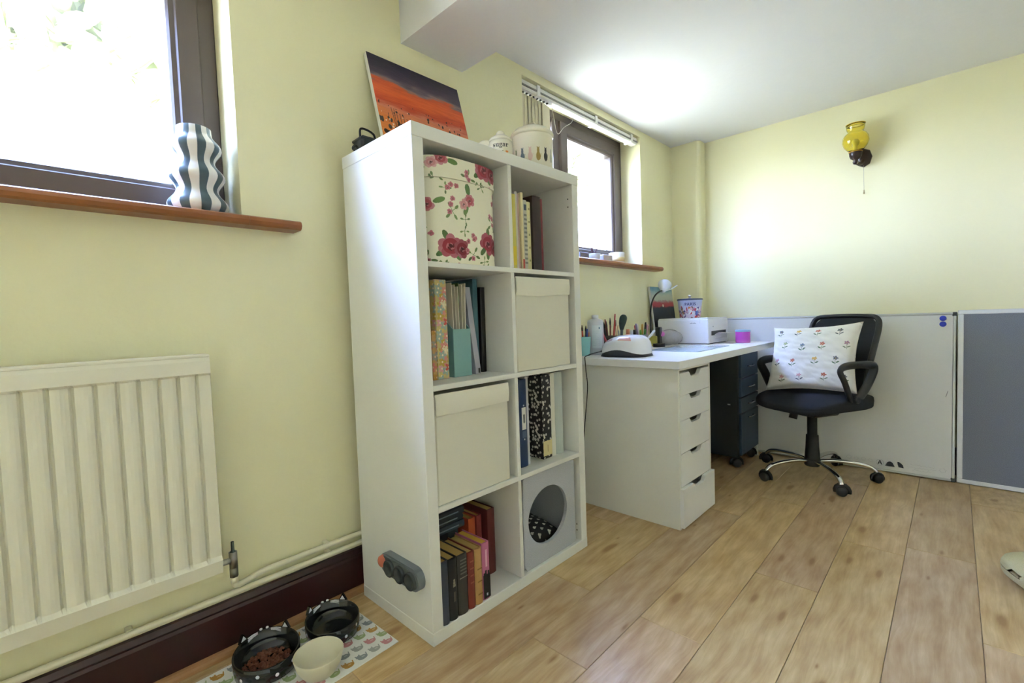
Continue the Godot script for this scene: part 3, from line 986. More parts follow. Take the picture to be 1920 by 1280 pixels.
# ---------------------------------------------------------------- radiator and pipes
func radiator() -> void:
	var m = mat("e6e2cc", 0.4)
	var r = thing("radiator", "cream fluted panel radiator under the large window", "radiator", Vector3(0.0, 0.26, 0.98))
	var z0 = 0.415
	var z1 = 1.535
	var y0 = 0.268
	var y1 = 0.852
	# pressed front: vertical flutes between a plain rim at top and bottom
	var st = nst(false)
	var pitch = 0.0395
	var n = 28
	var prof = []
	var z = z0 + 0.026
	prof.append([z0, 0.0])
	prof.append([z - 0.004, 0.0])
	while z + pitch < z1 - 0.02:
		for e in [[0.0, 0.0], [0.003, -0.007], [0.005, -0.009], [0.007, -0.007], [0.010, 0.0], [0.017, 0.0028], [0.024, 0.0038], [0.031, 0.0028]]:
			prof.append([z + e[0], e[1]])
		z += pitch
	prof.append([z1 - 0.02, 0.0])
	prof.append([z1, 0.0])
	var rows = [[y0, 0.0, 0.0], [y0 + 0.036, 0.0, 1.0], [y0 + 0.046, 1.0, 0.0], [y1 - 0.050, 1.0, 0.0], [y1 - 0.044, 0.0, 0.6], [y1 - 0.012, 0.0, 0.6], [y1, 0.0, 0.0]]
	for j in rows.size() - 1:
		for i in prof.size() - 1:
			var q = []
			for e in [[i, j], [i + 1, j], [i + 1, j + 1], [i, j + 1]]:
				var row = rows[e[1]]
				q.append(Vector3(0.026 + prof[e[0]][1] * row[1] + 0.006 * row[2] + (0.004 if row[1] == 0.0 else 0.0), row[0], prof[e[0]][0]))
			face(st, q, Vector3.RIGHT)
	# turned-back edges
	for e in [[z0, Vector3.FORWARD], [z1, Vector3.BACK]]:
		face(st, [Vector3(0.03, y0, e[0]), Vector3(0.03, y1, e[0]), Vector3(-0.006, y1, e[0]), Vector3(-0.006, y0, e[0])], e[1])
	face(st, [Vector3(0.03, y0, z0), Vector3(0.03, y0, z1), Vector3(-0.006, y0, z1), Vector3(-0.006, y0, z0)], Vector3.DOWN)
	face(st, [Vector3(-0.006, y0, z0), Vector3(-0.006, y0, z1), Vector3(-0.006, y1, z1), Vector3(-0.006, y1, z0)], Vector3.LEFT)
	wpart(st, "panel", m, r)
	wpart(bx(Vector3(-0.008, y1 - 0.004, z0 - 0.001), Vector3(0.032, y1 + 0.006, z1 + 0.001), 0.003), "top_rim", m, r)
	for zz in [0.55, 1.40]:
		wpart(bx(Vector3(WX, 0.60, zz - 0.012), Vector3(-0.0065, 0.74, zz + 0.012), 0.002), "wall_bracket", m, r)
	# valve
	var v = thing("radiator_valve", "small metal radiator valve beside the radiator's lower corner", "valve", Vector3(0.0, 0.20, 0.382))
	var brass = mat("7d7a72", 0.35, 0.9)
	wpart(tubed([Vector3(0.0, 0.232, 0.382), Vector3(0.0, 0.258, 0.382)], 0.011, 6), "union_nut", brass, v)
	wpart(tubed([Vector3(0.0, 0.258, 0.382), Vector3(0.0, 0.302, 0.382)], [0.0105, 0.0105], 14), "valve_body", mat("8c8a84", 0.3, 0.9), v)
	wpart(tubed([Vector3(0.0, 0.302, 0.382), Vector3(0.0, 0.306, 0.382), Vector3(0.0, 0.331, 0.382)], [0.008, 0.0045, 0.004], 10), "spindle", mat("2e3a34", 0.5), v)
	wpart(tubed([Vector3(0.0, 0.280, 0.390), Vector3(0.0, 0.281, 0.418)], [0.0085, 0.0095], 8), "side_nut", mat("c9c6bc", 0.3, 0.8), v)
	# pipes painted like the wall
	var pm = mat("ebe5c8", 0.3)
	var p1 = thing("heating_pipe", "upper cream-painted heating pipe bending down from the radiator valve", "pipe", Vector3(-0.02, 0.20, 0.2))
	wpart(tubed(curve([Vector3(0.0, 0.233, 0.382), Vector3(0.0, 0.212, 0.382), Vector3(-0.004, 0.203, 0.374), Vector3(-0.010, 0.201, 0.355), Vector3(-0.028, 0.202, 0.31), Vector3(-0.030, 0.203, 0.27), Vector3(-0.031, 0.203, 0.10), Vector3(-0.031, 0.202, -0.20), Vector3(-0.031, 0.202, -0.80)]), 0.0082, 12), "pipe_run", pm, p1)
	wpart(tubed([Vector3(0.0, 0.234, 0.382), Vector3(0.0, 0.216, 0.382)], 0.0095, 12), "elbow", pm, p1)
	wpart(bx(Vector3(WX + 0.0005, 0.192, 0.095), Vector3(-0.030, 0.214, 0.110), 0.002), "pipe_clip", pm, p1)
	var p2 = thing("heating_pipe", "lower cream-painted heating pipe running just above the dark skirting", "pipe", Vector3(-0.04, 0.17, 0.8))
	wpart(tubed([Vector3(-0.031, 0.172, 2.6), Vector3(-0.031, 0.172, 0.2), Vector3(-0.031, 0.170, -0.8)], 0.0082, 12), "pipe_run", pm, p2)
	for zz in [0.61, 0.098]:
		wpart(bx(Vector3(WX + 0.0005, 0.162, zz - 0.007), Vector3(-0.030, 0.183, zz + 0.007), 0.002), "pipe_clip", pm, p2)

# ---------------------------------------------------------------- things on top of the shelf
func shelf_top() -> void:
	# canvas leaning on the wall
	var im = Image.create(420, 400, false, Image.FORMAT_RGB8)
	var n = FastNoiseLite.new()
	n.seed = 31
	n.frequency = 1.0
	n.fractal_octaves = 4
	var stops = [[0.0, Color("231d33")], [0.10, Color("342a3e")], [0.17, Color("453a48")], [0.225, Color("8a7272")], [0.25, Color("d5572c")], [0.34, Color("e8642a")], [0.44, Color("c9451f")], [0.50, Color("d98262")], [0.58, Color("e07a34")], [1.0, Color("dc8a2c")]]
	for y in 400:
		for x in 420:
			var t: float = clampf(y / 400.0 + n.get_noise_2d(x * 0.006, y * 0.03) * 0.06, 0.0, 1.0)
			var c = Color.BLACK
			for k in stops.size() - 1:
				if t >= stops[k][0] and t <= stops[k + 1][0]:
					c = stops[k][1].lerp(stops[k + 1][1], (t - stops[k][0]) / (stops[k + 1][0] - stops[k][0]))
			var s: float = n.get_noise_2d(x * 0.01 + 50.0, y * 0.25) * 0.10
			im.set_pixel(x, y, c.lightened(s) if s > 0 else c.darkened(-s))
	for k in 95:
		var y = rng.randf_range(165, 300)
		var r = rng.randf_range(2.4, 4.6) * (0.6 + (y - 165) / 70.0)
		var x = rng.randf() * 420
		if rng.randf() < 0.16: blob(im, x, y, r * 0.5, r * 0.5, Color("f0d8c0"))
		else: blob(im, x, y, r * rng.randf_range(0.6, 1.0), r * rng.randf_range(0.8, 1.5), Color("2a1a14"), rng.randf_range(-0.4, 0.4))
	for k in 9:
		var x = 40 + k * 13 + rng.randf_range(-6, 6)
		stroke(im, Vector2(x, rng.randf_range(195, 225)), Vector2(x + rng.randf_range(-5, 8), rng.randf_range(235, 290)), 2.2, Color("33201a"))
	var p = thing("canvas_painting", "orange and dark purple canvas painting leaning on the wall atop the shelf", "painting", Vector3(0.074, KH + 0.006, -0.332))
	p.rotation.z = deg_to_rad(15.5)
	part(bx(Vector3(-0.018, 0.0, -0.205), Vector3(-0.0006, 0.412, 0.205), 0.002), "canvas", mat("e9e6da", 0.9), p)
	var f = nst()
	face(f, [Vector3(0.0004, 0.001, 0.204), Vector3(0.0004, 0.001, -0.204), Vector3(0.0004, 0.411, -0.204), Vector3(0.0004, 0.411, 0.204)], Vector3.RIGHT, [Vector2(0, 1), Vector2(1, 1), Vector2(1, 0), Vector2(0, 0)])
	face(f, [Vector3(-0.0006, 0.001, 0.204), Vector3(-0.0006, 0.001, -0.204), Vector3(-0.0006, 0.411, -0.204), Vector3(-0.0006, 0.411, 0.204)], Vector3.LEFT, [Vector2(0, 1), Vector2(1, 1), Vector2(1, 0), Vector2(0, 0)])
	part(f, "painted_face", texmat(im, 0.5), p)

	# small black case with a strap
	var b = thing("black_case", "small black case with a strap loop on the shelf's back corner", "case", Vector3(0.05, KH, -0.06))
	part(bx(Vector3(-0.03, 0.0, -0.035), Vector3(0.03, 0.062, 0.030), 0.008), "case_body", mat("191a1d", 0.5), b)
	part(bx(Vector3(-0.032, 0.046, -0.037), Vector3(0.032, 0.056, 0.032), 0.003), "lid", mat("202226", 0.4), b)
	part(tubed(curve([Vector3(0.01, 0.060, 0.024), Vector3(0.01, 0.084, 0.022), Vector3(0.01, 0.087, 0.0), Vector3(0.01, 0.078, -0.025), Vector3(0.01, 0.060, -0.03)]), 0.0035, 8), "strap", mat("141416", 0.7), b)
	part(tubed(curve([Vector3(0.02, 0.006, 0.03), Vector3(0.022, 0.022, 0.048), Vector3(0.018, 0.012, 0.056), Vector3(0.018, 0.004, 0.04)]), 0.0035, 8), "strap", mat("141416", 0.7), b)

	# sugar bowl
	var cream = mat("ece5cb", 0.22)
	var s = thing("sugar_bowl", "small cream lidded sugar bowl next to the cat canister", "bowl", Vector3(0.285, KH, -0.452))
	part(lathed([Vector2(0, 0.0), Vector2(0.030, 0.0), Vector2(0.036, 0.004), Vector2(0.042, 0.03), Vector2(0.044, 0.055), Vector2(0.043, 0.072), Vector2(0.039, 0.080)]), "bowl_body", cream, s)
	part(lathed([Vector2(0.041, 0.079), Vector2(0.043, 0.082), Vector2(0.038, 0.090), Vector2(0.024, 0.100), Vector2(0.016, 0.105), Vector2(0.014, 0.112), Vector2(0.009, 0.118), Vector2(0, 0.119)]), "lid", cream, s)
	var hd = nst(true)
	tube(hd, curve([Vector3(-0.028, 0.036, 0.028), Vector3(-0.044, 0.044, 0.044), Vector3(-0.051, 0.060, 0.051), Vector3(-0.044, 0.074, 0.044), Vector3(-0.028, 0.076, 0.028)]), 0.0105, 10, 1.3)
	part(hd, "handle", cream, s)
	var tx = part(letters("sugar", 0.015, 0.0443, true), "lettering", mat("2a2622", 0.6), s, Vector3(0, 0.058, 0), "dark word sugar")
	tx.rotation.y = deg_to_rad(44)
	var wr = nst(true)
	tube(wr, [Vector3(-0.008, 0.0, 0.0446), Vector3(-0.003, -0.003, 0.0448), Vector3(0.004, -0.003, 0.0448), Vector3(0.009, -0.001, 0.0446)], 0.0011, 6, 0.5)
	part(wr, "flourish", mat("2a2622", 0.6), s, Vector3(0, 0.038, 0)).rotation.y = deg_to_rad(44)
	var hp = PackedVector2Array()
	for k in 20:
		var a = TAU * k / 20
		hp.append(Vector2(16 * pow(sin(a), 3), 13 * cos(a) - 5 * cos(2 * a) - 2 * cos(3 * a) - cos(4 * a)) * 0.00034)
	part(extruded(hp, 0.0006, Transform3D(Basis(Vector3.UP, deg_to_rad(72)), Vector3(0.0425, 0.034, 0.0138))), "heart", mat("d9803a", 0.6), s)

	# canister with rows of cats
	var ci = canvas(1024, 340, "ece6cf")
	var cols = ["33302f", "d2592a", "cf9a84", "b9b8a6", "8f9a76", "a48a46", "c7604a", "6f7a82"]
	for row in 2:
		for i in 16:
			var x = 32 + i * 64 + (20 if row else 0)
			var y = 120 + row * 110
			var c = Color(cols[(i * 5 + row * 3) % cols.size()])
			if (i + row) % 3 == 2: c = c.lightened(0.35)
			blob(ci, x, y + 18, 17, 26, c)
			blob(ci, x, y - 14, 10, 18, c)
			stroke(ci, Vector2(x - 6, y - 26), Vector2(x - 8, y - 34), 5, c)
			stroke(ci, Vector2(x + 6, y - 26), Vector2(x + 8, y - 34), 5, c)
			stroke(ci, Vector2(x - 14, y + 34), Vector2(x - 22, y + 4), 4, c)
	var k = thing("cat_canister", "large cream lidded canister printed with rows of cat silhouettes", "canister", Vector3(0.272, KH, -0.640))
	part(lathed([Vector2(0, 0), Vector2(0.074, 0.0), Vector2(0.078, 0.004), Vector2(0.078, 0.06), Vector2(0.078, 0.142)], 40), "canister_body", texmat(ci, 0.25), k)
	part(lathed([Vector2(0.078, 0.142), Vector2(0.082, 0.144), Vector2(0.083, 0.152), Vector2(0.080, 0.158), Vector2(0.068, 0.170), Vector2(0.045, 0.181), Vector2(0.022, 0.186), Vector2(0, 0.187)], 40), "lid", cream, k)
	var kn = nst(true)
	tube(kn, curve([Vector3(-0.018, 0.184, 0), Vector3(-0.010, 0.196, 0), Vector3(0.010, 0.196, 0), Vector3(0.018, 0.184, 0)]), 0.006, 10)
	part(kn, "lid_handle", cream, k)

# ---------------------------------------------------------------- boxes in the compartments
func rose(im: Image, x: float, y: float, r: float, c: Color, g: RandomNumberGenerator) -> void:
	for k in 7:
		var a = TAU * k / 7 + g.randf()
		blob(im, x + cos(a) * r * 0.62, y + sin(a) * r * 0.62, r * 0.48, r * 0.42, c.lightened(0.10 + 0.25 * g.randf()), a, true)
	blob(im, x, y, r * 0.72, r * 0.70, c, 0.0, true)
	for k in 9:
		var a = k * 1.1
		var q = r * (0.62 - 0.06 * k)
		blob(im, x + cos(a) * q * 0.5, y + sin(a) * q * 0.5, maxf(q * 0.42, 1.2), maxf(q * 0.16, 1.0), c.darkened(0.35) if k % 2 else c.lightened(0.30), a + 1.3, true)
	blob(im, x, y, r * 0.16, r * 0.16, c.darkened(0.5), 0.0, true)

func sprig(im: Image, x: float, y: float, r: float, g: RandomNumberGenerator) -> void:
	var a = g.randf() * TAU
	for k in 4:
		var b = a + k * 1.5 + g.randf() * 0.5
		var gr = Color("7f9a5a").darkened(g.randf() * 0.3)
		stroke(im, Vector2(x, y), Vector2(x + cos(b) * r, y + sin(b) * r), 1.5, gr, true)
		blob(im, x + cos(b) * r, y + sin(b) * r, r * 0.42, r * 0.2, gr, b, true)

func rose_print() -> Image:
	var im = canvas(1024, 512, "efecd4")
	var g = RandomNumberGenerator.new()
	g.seed = 12
	for row in 4:
		for col in 7:
			var x = 70 + col * 146 + (73 if row % 2 else 0) + g.randf_range(-18, 18)
			var y = 70 + row * 128 + g.randf_range(-14, 14)
			for k in 3:
				var a = g.randf() * TAU
				blob(im, x + cos(a) * 34, y + sin(a) * 34, 17, 8, Color("6f9152").darkened(g.randf() * 0.25), a, true)
			if (row + col) % 2 == 0:
				rose(im, x, y, 34, Color("94303e"), g)
				rose(im, x - 38, y + 6, 27, Color("c9868a") if col % 2 else Color("7e2430"), g)
			else:
				rose(im, x, y, 19, Color("b0535a"), g)
				rose(im, x + 24, y + 14, 16, Color("cf8f8e"), g)
			sprig(im, x + 66, y + 40, 20, g)
			sprig(im, x + 20, y + 60, 14, g)
			sprig(im, x - 50, y - 50, 13, g)
			for k in 6:
				rose(im, x + g.randf_range(46, 92), y + g.randf_range(-56, 56), 8, Color("b5606a"), g)
	return im

func shelf_boxes() -> void:
	# round hat box
	var rp = texmat(rose_print(), 0.75)
	var y = cell_y(3)
	var h = thing("rose_box", "lidded box with rounded corners, covered in red and pink roses", "box", Vector3(0.216, y, -0.2065))
	var ring = func(a: float, g: float) -> Vector3:
		var e = pow(pow(absf(cos(a)), 3.4) + pow(absf(sin(a)), 3.4), -1.0 / 3.4)
		return Vector3(cos(a) * e * (0.166 + g), 0, sin(a) * e * (0.158 + g))
	for q in [["box_body", 0.001, 0.250, 0.0], ["lid", 0.246, 0.307, 0.005]]:
		var st = nst(true)
		sheet(st, 72, 1, func(u, v): return ring.call(u * TAU, q[3]) + Vector3(0, lerpf(q[1], q[2], v), 0), func(u, _v): return Vector3(cos(u * TAU), 0, sin(u * TAU)))
		var top = nst(false)
		for k in 72:
			for e in [[q[1], Vector3.DOWN], [q[2], Vector3.UP]]:
				face(top, [Vector3(0, e[0], 0), ring.call(TAU * k / 72, q[3]) + Vector3(0, e[0], 0), ring.call(TAU * (k + 1) / 72, q[3]) + Vector3(0, e[0], 0)], e[1])
		var m2 = rp.duplicate()
		m2.uv1_scale = Vector3(1.0, -(q[2] - q[1]) / 0.5, 1)
		m2.uv1_offset = Vector3(0.13 if q[0] == "lid" else 0.0, 0.75, 0)
		var pt = part(st, q[0], m2, h)
		part(top, "end_panel", mat("e6e2ca", 0.8), pt)
	# white cardboard storage boxes
	for e in [[2, 1, "white storage box right of the books and folders, upper of two"], [1, 0, "white storage box on the near side, lower of two"]]:
		var z = -KT - KC / 2 - e[1] * (KC + KM)
		var b = thing("storage_box", e[2], "box", Vector3(0.21, cell_y(e[0]), z + 0.012), 0.0, "white storage boxes in the cube shelf")
		var w = 0.149
		var card = mat("dcd9c8", 0.8)
		part(bx(Vector3(-0.17, 0.0005, -w), Vector3(0.172, 0.322, w), 0.003), "box_body", card, b)
		var fl = nst(true)
		var sag = 0.004 if e[1] else 0.001
		for s in [0.0, 0.003]:
			sheet(fl, 10, 4, func(u, v): return Vector3(0.1735 + s + 0.003 * sin(PI * v), 0.324 - v * (0.062 + sag * sin(u * 5.0)), w - u * 2 * w), func(_u, _v): return Vector3.RIGHT if s > 0 else Vector3.LEFT)
		part(fl, "folded_flap", mat("e6e3d2", 0.8), b)

	# felt cat cave with a round opening
	var y0 = cell_y(0)
	var zc = -0.553
	var gm = felt("c2c5ca")
	var c = thing("cat_cave", "grey felt cat cube with a round opening in the bottom compartment", "pet bed", Vector3(0.20, y0, zc))
	var fr = nst()
	var hw = 0.150
	var hh = 0.330
	var seg = 48
	var cx = 0.012
	var cyy = 0.166
	for x in [0.178, 0.165]:
		var out = Vector3.RIGHT if x > 0.17 else Vector3.LEFT
		for k in seg:
			var a0 = TAU * k / seg
			var a1 = TAU * (k + 1) / seg
			var q = []
			for a in [a0, a1]: q.append(Vector3(x, cyy + sin(a) * 0.104, cx + cos(a) * 0.112))
			for a in [a1, a0]:
				var d = Vector2(cos(a), sin(a))
				var s = 1e9
				if absf(d.x) > 1e-5: s = minf(s, ((hw if d.x > 0 else -hw) - cx) / d.x)
				if absf(d.y) > 1e-5: s = minf(s, ((hh if d.y > 0 else 0.001) - cyy) / d.y)
				q.append(Vector3(x, cyy + d.y * s, cx + d.x * s))
			face(fr, q, out)
	for k in seg:
		var a0 = TAU * k / seg
		var a1 = TAU * (k + 1) / seg
		var q = []
		for e in [[a0, 0.178], [a1, 0.178], [a1, 0.165], [a0, 0.165]]: q.append(Vector3(e[1], cyy + sin(e[0]) * 0.104, cx + cos(e[0]) * 0.112))
		face(fr, q, Vector3(0, -sin(a0), -cos(a0)))
	part(fr, "front_panel", gm, c)
	var dark = gm
	part(bx(Vector3(-0.175, 0.001, -hw), Vector3(0.165, 0.012, hw), 0.001), "bottom_panel", dark, c)
	part(bx(Vector3(-0.175, hh - 0.012, -hw), Vector3(0.165, hh, hw), 0.001), "roof_panel", dark, c)
	for s in [-1.0, 1.0]:
		part(bx(Vector3(-0.175, 0.012, s * hw - (0.01 if s > 0 else 0.0)), Vector3(0.165, hh - 0.012, s * hw + (0.01 if s < 0 else 0.0)), 0.001), "side_panel", dark, c)
	part(bx(Vector3(-0.175, 0.012, -hw + 0.01), Vector3(-0.165, hh - 0.012, hw - 0.01), 0.001), "back_panel", dark, c)
	var di = canvas(512, 512, "25262a")
	for j in 9:
		for i in 9:
			var x = 28 + i * 57 + (28 if j % 2 else 0)
			var yy = 28 + j * 57
			var col = Color("dddcd0").darkened(rng.randf() * 0.25)
			blob(di, x, yy, 11, 12, col, 0.0, true)
			blob(di, x, yy - 11, 5, 12, col, 0.0, true)
	var cs = nst(true)
	sheet(cs, 20, 20, func(u, v): return pillow(u, v, 1.0, 0.135, 0.125, 0.075), func(_u, _v): return Vector3.UP)
	sheet(cs, 20, 20, func(u, v): return pillow(u, v, -1.0, 0.135, 0.125, 0.025), func(_u, _v): return Vector3.DOWN)
	var cu = solo(cs, "cat_cushion", texmat(di, 0.9), Vector3(0.215, y0 + 0.039, zc + 0.012), "dark cushion with pale drop print inside the cat cube", "cushion")
	cu.rotation.z = deg_to_rad(-3)

func pillow(u: float, v: float, s: float, hx: float, hz: float, th: float) -> Vector3:
	var a = u * 2 - 1
	var b = v * 2 - 1
	return Vector3(a * hx * (1.0 - 0.08 * (1 - b * b) * a * a), s * th * pow(maxf((1 - a * a) * (1 - b * b), 0.0), 0.4), b * hz * (1.0 - 0.08 * (1 - a * a) * b * b))

# ---------------------------------------------------------------- books and files
# spine at x = xf facing the room; occupies z from zn (near) to zn - t
func book(called: String, label: String, group: String, xf: float, y: float, zn: float, t: float, h: float, d: float, cover: Material, pages: Material = null, lean := 0.0, rounded := 0.0) -> Node3D:
	var o = thing(called, label, "book", Vector3(xf, y + 0.0003, zn - t / 2), 0.0, group)
	if lean != 0.0: o.rotation.x = deg_to_rad(lean)
	var b = 0.0022
	var hw = t / 2 - 0.0003
	var p = PackedVector2Array([Vector2(-d, -hw), Vector2(-0.004, -hw)])
	for k in 7:
		var q = k / 6.0 * 2 - 1
		p.append(Vector2(-0.004 + 0.004 * sqrt(maxf(1 - q * q * 0.9, 0)) + rounded * (1 - q * q), q * hw * 0.98))
	p.append_array(PackedVector2Array([Vector2(-0.004, hw), Vector2(-d, hw), Vector2(-d, hw - b), Vector2(-0.006, hw - b), Vector2(-0.006, -hw + b), Vector2(-d, -hw + b)]))
	part(extruded(p, h, Transform3D(Basis(Vector3.RIGHT, Vector3.BACK, Vector3.UP), Vector3.ZERO)), "cover", cover, o)
	part(bx(Vector3(-d + 0.004, 0.004, -hw + b + 0.0001), Vector3(-0.0062, h - 0.004, hw - b - 0.0001), 0.0), "pages", pages if pages else mat("d8c9a0", 0.9), o)
	return o

func band(o: Node3D, t: float, y0: float, y1: float, m: Material, called := "spine_print", proud := 0.0) -> void:
	var hw = t / 2 * 0.62
	part(bx(Vector3(0.0002 + proud, y0, -hw), Vector3(0.0008 + proud, y1, hw), 0.0), called, m, o)

func shelf_books() -> void:
	var g = "books in the upper far compartment"
	var y = cell_y(3)
	var paper = mat("e6dfc6", 0.9)
	var spec = [
		["slim yellow paperback against the divider, upper far compartment", -0.4005, 0.026, 0.250, "c9bf5a"],
		["thin grey-white booklet beside the yellow paperback", -0.427, 0.013, 0.262, "cfcabd"],
		["thin dusty-pink booklet beside the grey-white booklet", -0.4405, 0.011, 0.256, "c2a39a"],
		["cream book with a red foot on its spine", -0.452, 0.013, 0.262, "ddd0a0"],
		["grey book with patterned spine in the upper far compartment", -0.4655, 0.022, 0.240, "bdbbaa"],
		["cream ring-bound notebook beside the patterned grey book", -0.488, 0.024, 0.238, "d5cf9e"],
		["thick black-brown album in the upper far compartment", -0.514, 0.045, 0.262, "2a1a1e"],
		["dark red album, last of the upper far row", -0.560, 0.014, 0.258, "6e1f2a"],
	]
	for i in spec.size():
		var s = spec[i]
		var o = book("book", s[0], g, 0.372 - 0.004 * (i % 3), y, s[1], s[2], s[3], 0.20, mat(s[4], 0.6), paper)
		if i == 0: band(o, s[2], 0.012, 0.075, mat("d8c22e", 0.6))
		if i == 3: band(o, s[2], 0.003, 0.035, mat("b03a2c", 0.6))
		if i == 4:
			for k in 12: band(o, s[2], 0.02 + k * 0.015, 0.027 + k * 0.015, mat("7f8078", 0.7))
			band(o, s[2], 0.205, 0.225, mat("4a5568", 0.6))
		if i == 5:
			for k in 5: band(o, s[2] * 0.4, 0.03 + k * 0.045, 0.037 + k * 0.045, mat("8c8858", 0.6))

	# second row, near compartment: files and books
	y = cell_y(2)
	g = "files and books in the second near compartment"
	book("book", "dark red book behind the floral box file", g, 0.245, y, -0.095, 0.026, 0.305, 0.18, mat("8e3b2e", 0.7), paper)
	book("book", "short mint-edged notebook squeezed beside the floral box file", g, 0.262, y, -0.0745, 0.018, 0.215, 0.17, mat("a9c2b4", 0.7), paper)
	var fi = canvas(256, 256, "c8b478")
	var fr = RandomNumberGenerator.new()
	fr.seed = 8
	for k in 34:
		var c = [Color("d98f84"), Color("d2c07a"), Color("9fb0a4"), Color("d8a0a0"), Color("e4d9b4"), Color("c9584a"), Color("c2a648")][fr.randi() % 7]
		var px = fr.randf() * 256
		var py = fr.randf() * 256
		for q in 5: blob(fi, px + cos(q * 1.26) * 15, py + sin(q * 1.26) * 15, 13, 8, c, q * 1.26, true)
		blob(fi, px, py, 6, 6, Color("f0e2c0"), 0.0, true)
	var fm = texmat(fi, 0.7)
	fm.uv1_triplanar = true
	fm.uv1_scale = Vector3(7, 7, 7)
	var bf = thing("box_file", "tall floral-patterned box file in the second near compartment", "file", Vector3(0.293, y, -0.152), 0.0, g)
	part(bx(Vector3(-0.24, 0.0005, -0.023), Vector3(0.0, 0.312, 0.022), 0.002), "file_body", fm, bf)
	var pinkish = fm.duplicate()
	pinkish.albedo_color = Color("f0cfc8")
	pinkish.uv1_offset = Vector3(0.4, 0.2, 0.3)
	var bn = thing("notebook", "short pink floral notebook in front of the dark red book", "notebook", Vector3(0.293, y, -0.1195), 0.0, g)
	part(bx(Vector3(-0.045, 0.0005, -0.0085), Vector3(0.0, 0.155, 0.0085), 0.0015), "cover", pinkish, bn)
	# teal magazine file with sheets of paper in it
	var tf = thing("magazine_file", "teal cardboard magazine file holding papers in the second near compartment", "file", Vector3(0.293, y, -0.233), 0.0, g)
	var teal = mat("84ada8", 0.7)
	part(bx(Vector3(-0.0025, 0.0005, -0.037), Vector3(0, 0.155, 0.037), 0.0008), "front_panel", teal, tf)
	part(bx(Vector3(-0.24, 0.0005, -0.0345), Vector3(-0.0025, 0.003, 0.0345), 0.0005), "bottom_panel", teal, tf)
	part(bx(Vector3(-0.2425, 0.0005, -0.037), Vector3(-0.24, 0.30, 0.037), 0.0008), "back_panel", teal, tf)
	for s in [-1.0, 1.0]:
		var side = PackedVector2Array([Vector2(-0.24, 0.0005), Vector2(-0.0025, 0.0005), Vector2(-0.0025, 0.155), Vector2(-0.17, 0.30), Vector2(-0.24, 0.30)])
		part(extruded(side, 0.0025, Transform3D(Basis(), Vector3(0, 0, s * 0.037 - (0.0025 if s > 0 else 0.0)))), "side_panel", mat("76a09d", 0.7), tf)
	var tint = ["dcd5c2", "c9c4b2", "e2dcc8", "5f7440", "d5cfbc", "e0dac8", "d8d2c0"]
	for i in 7:
		var sh = nst(true)
		var fan = (i - 3.0) * 0.0018
		for s in [-1.0, 1.0]:
			sheet(sh, 3, 8, func(u, v): return Vector3(-0.010 - u * 0.20 + 0.004 * (i % 3), 0.004 + v * (0.30 - 0.006 * (i % 3)), 0.0240 - i * 0.0080 - fan * pow(v, 1.7) + s * 0.0011), func(_u, _v): return Vector3(0, 0, s))
		for e in [[-0.010 + 0.004 * (i % 3), 1.0]]:
			sheet(sh, 1, 8, func(u, v): return Vector3(e[0], 0.004 + v * (0.30 - 0.006 * (i % 3)), 0.0240 - i * 0.0080 - fan * pow(v, 1.7) + (u * 2 - 1) * 0.0012), func(_u, _v): return Vector3.RIGHT)
		solo(sh, "paper_sheaf", mat(tint[i], 0.9), tf.position, ["cream paper sheaf nearest the floral box file", "greyish second paper sheaf in the teal magazine file", "third paper sheaf, beside the green one, in the teal file", "green sheaf of paper standing in the teal magazine file", "paper sheaf just after the green one in the teal file", "second paper sheaf after the green one in the teal file", "paper sheaf nearest the grey sloping file"][i], "paper", "papers in the teal magazine file")
	# grey sloping file, teal book, black book
	var gf = thing("magazine_file", "pale grey file with a sloping edge beside the teal magazine file", "file", Vector3(0.288, y, -0.302), 0.0, g)
	part(extruded(PackedVector2Array([Vector2(-0.24, 0.0005), Vector2(0.0, 0.0005), Vector2(0.0, 0.022), Vector2(-0.022, 0.16), Vector2(-0.040, 0.295), Vector2(-0.24, 0.295)]), 0.022, Transform3D(Basis(), Vector3(0, 0, -0.011))), "file_body", mat("b4b4be", 0.5), gf)
	part(bx(Vector3(0.0002, 0.004, -0.008), Vector3(0.001, 0.020, -0.001), 0.0), "label_holder", mat("3a3a3c", 0.6), gf)
	book("book", "tall teal-blue book behind the grey sloping file", g, 0.262, y, -0.3155, 0.022, 0.322, 0.19, mat("3f6570", 0.6), paper)
	book("book", "black hardback leaning at the far end of the files", g, 0.262, y, -0.3465, 0.022, 0.295, 0.21, mat("161618", 0.55), paper, -0.6)

	# third row, far compartment: binders
	y = cell_y(1)
	g = "binders in the third far compartment"
	var nv = book("binder", "navy lever-arch binder with a white spine label", g, 0.337, y, -0.449, 0.039, 0.315, 0.27, mat("1d3558", 0.5), paper)
	nv.set_meta("category", "binder")
	band(nv, 0.034, 0.135, 0.215, mat("e2e2da", 0.7), "label")
	for k in 3: band(nv, 0.004 + 0.006 * 0, 0.158, 0.190, mat("55565a", 0.7), "label_print", 0.0006) if k == 0 else null
	for k in 2: part(bx(Vector3(0.0012, 0.160, -0.004 + k * 0.006), Vector3(0.0017, 0.190, -0.002 + k * 0.006), 0.0), "label_print", mat("55565a", 0.7), nv)
	for yy in [0.222, 0.100]: part(tubed([Vector3(0.0, yy, 0), Vector3(0.0015, yy, 0)], 0.003, 12), "finger_hole", mat("c4c8cc", 0.3, 0.8), nv)
	band(nv, 0.034, 0.106, 0.130, mat("4a5c78", 0.6), "small_print")
	var gb = book("binder", "slim pale grey folder beside the navy binder", g, 0.330, y, -0.489, 0.018, 0.322, 0.25, mat("c6c6ca", 0.5), paper)
	gb.set_meta("category", "binder")
	var bi = canvas(256, 256, "1e1d1f")
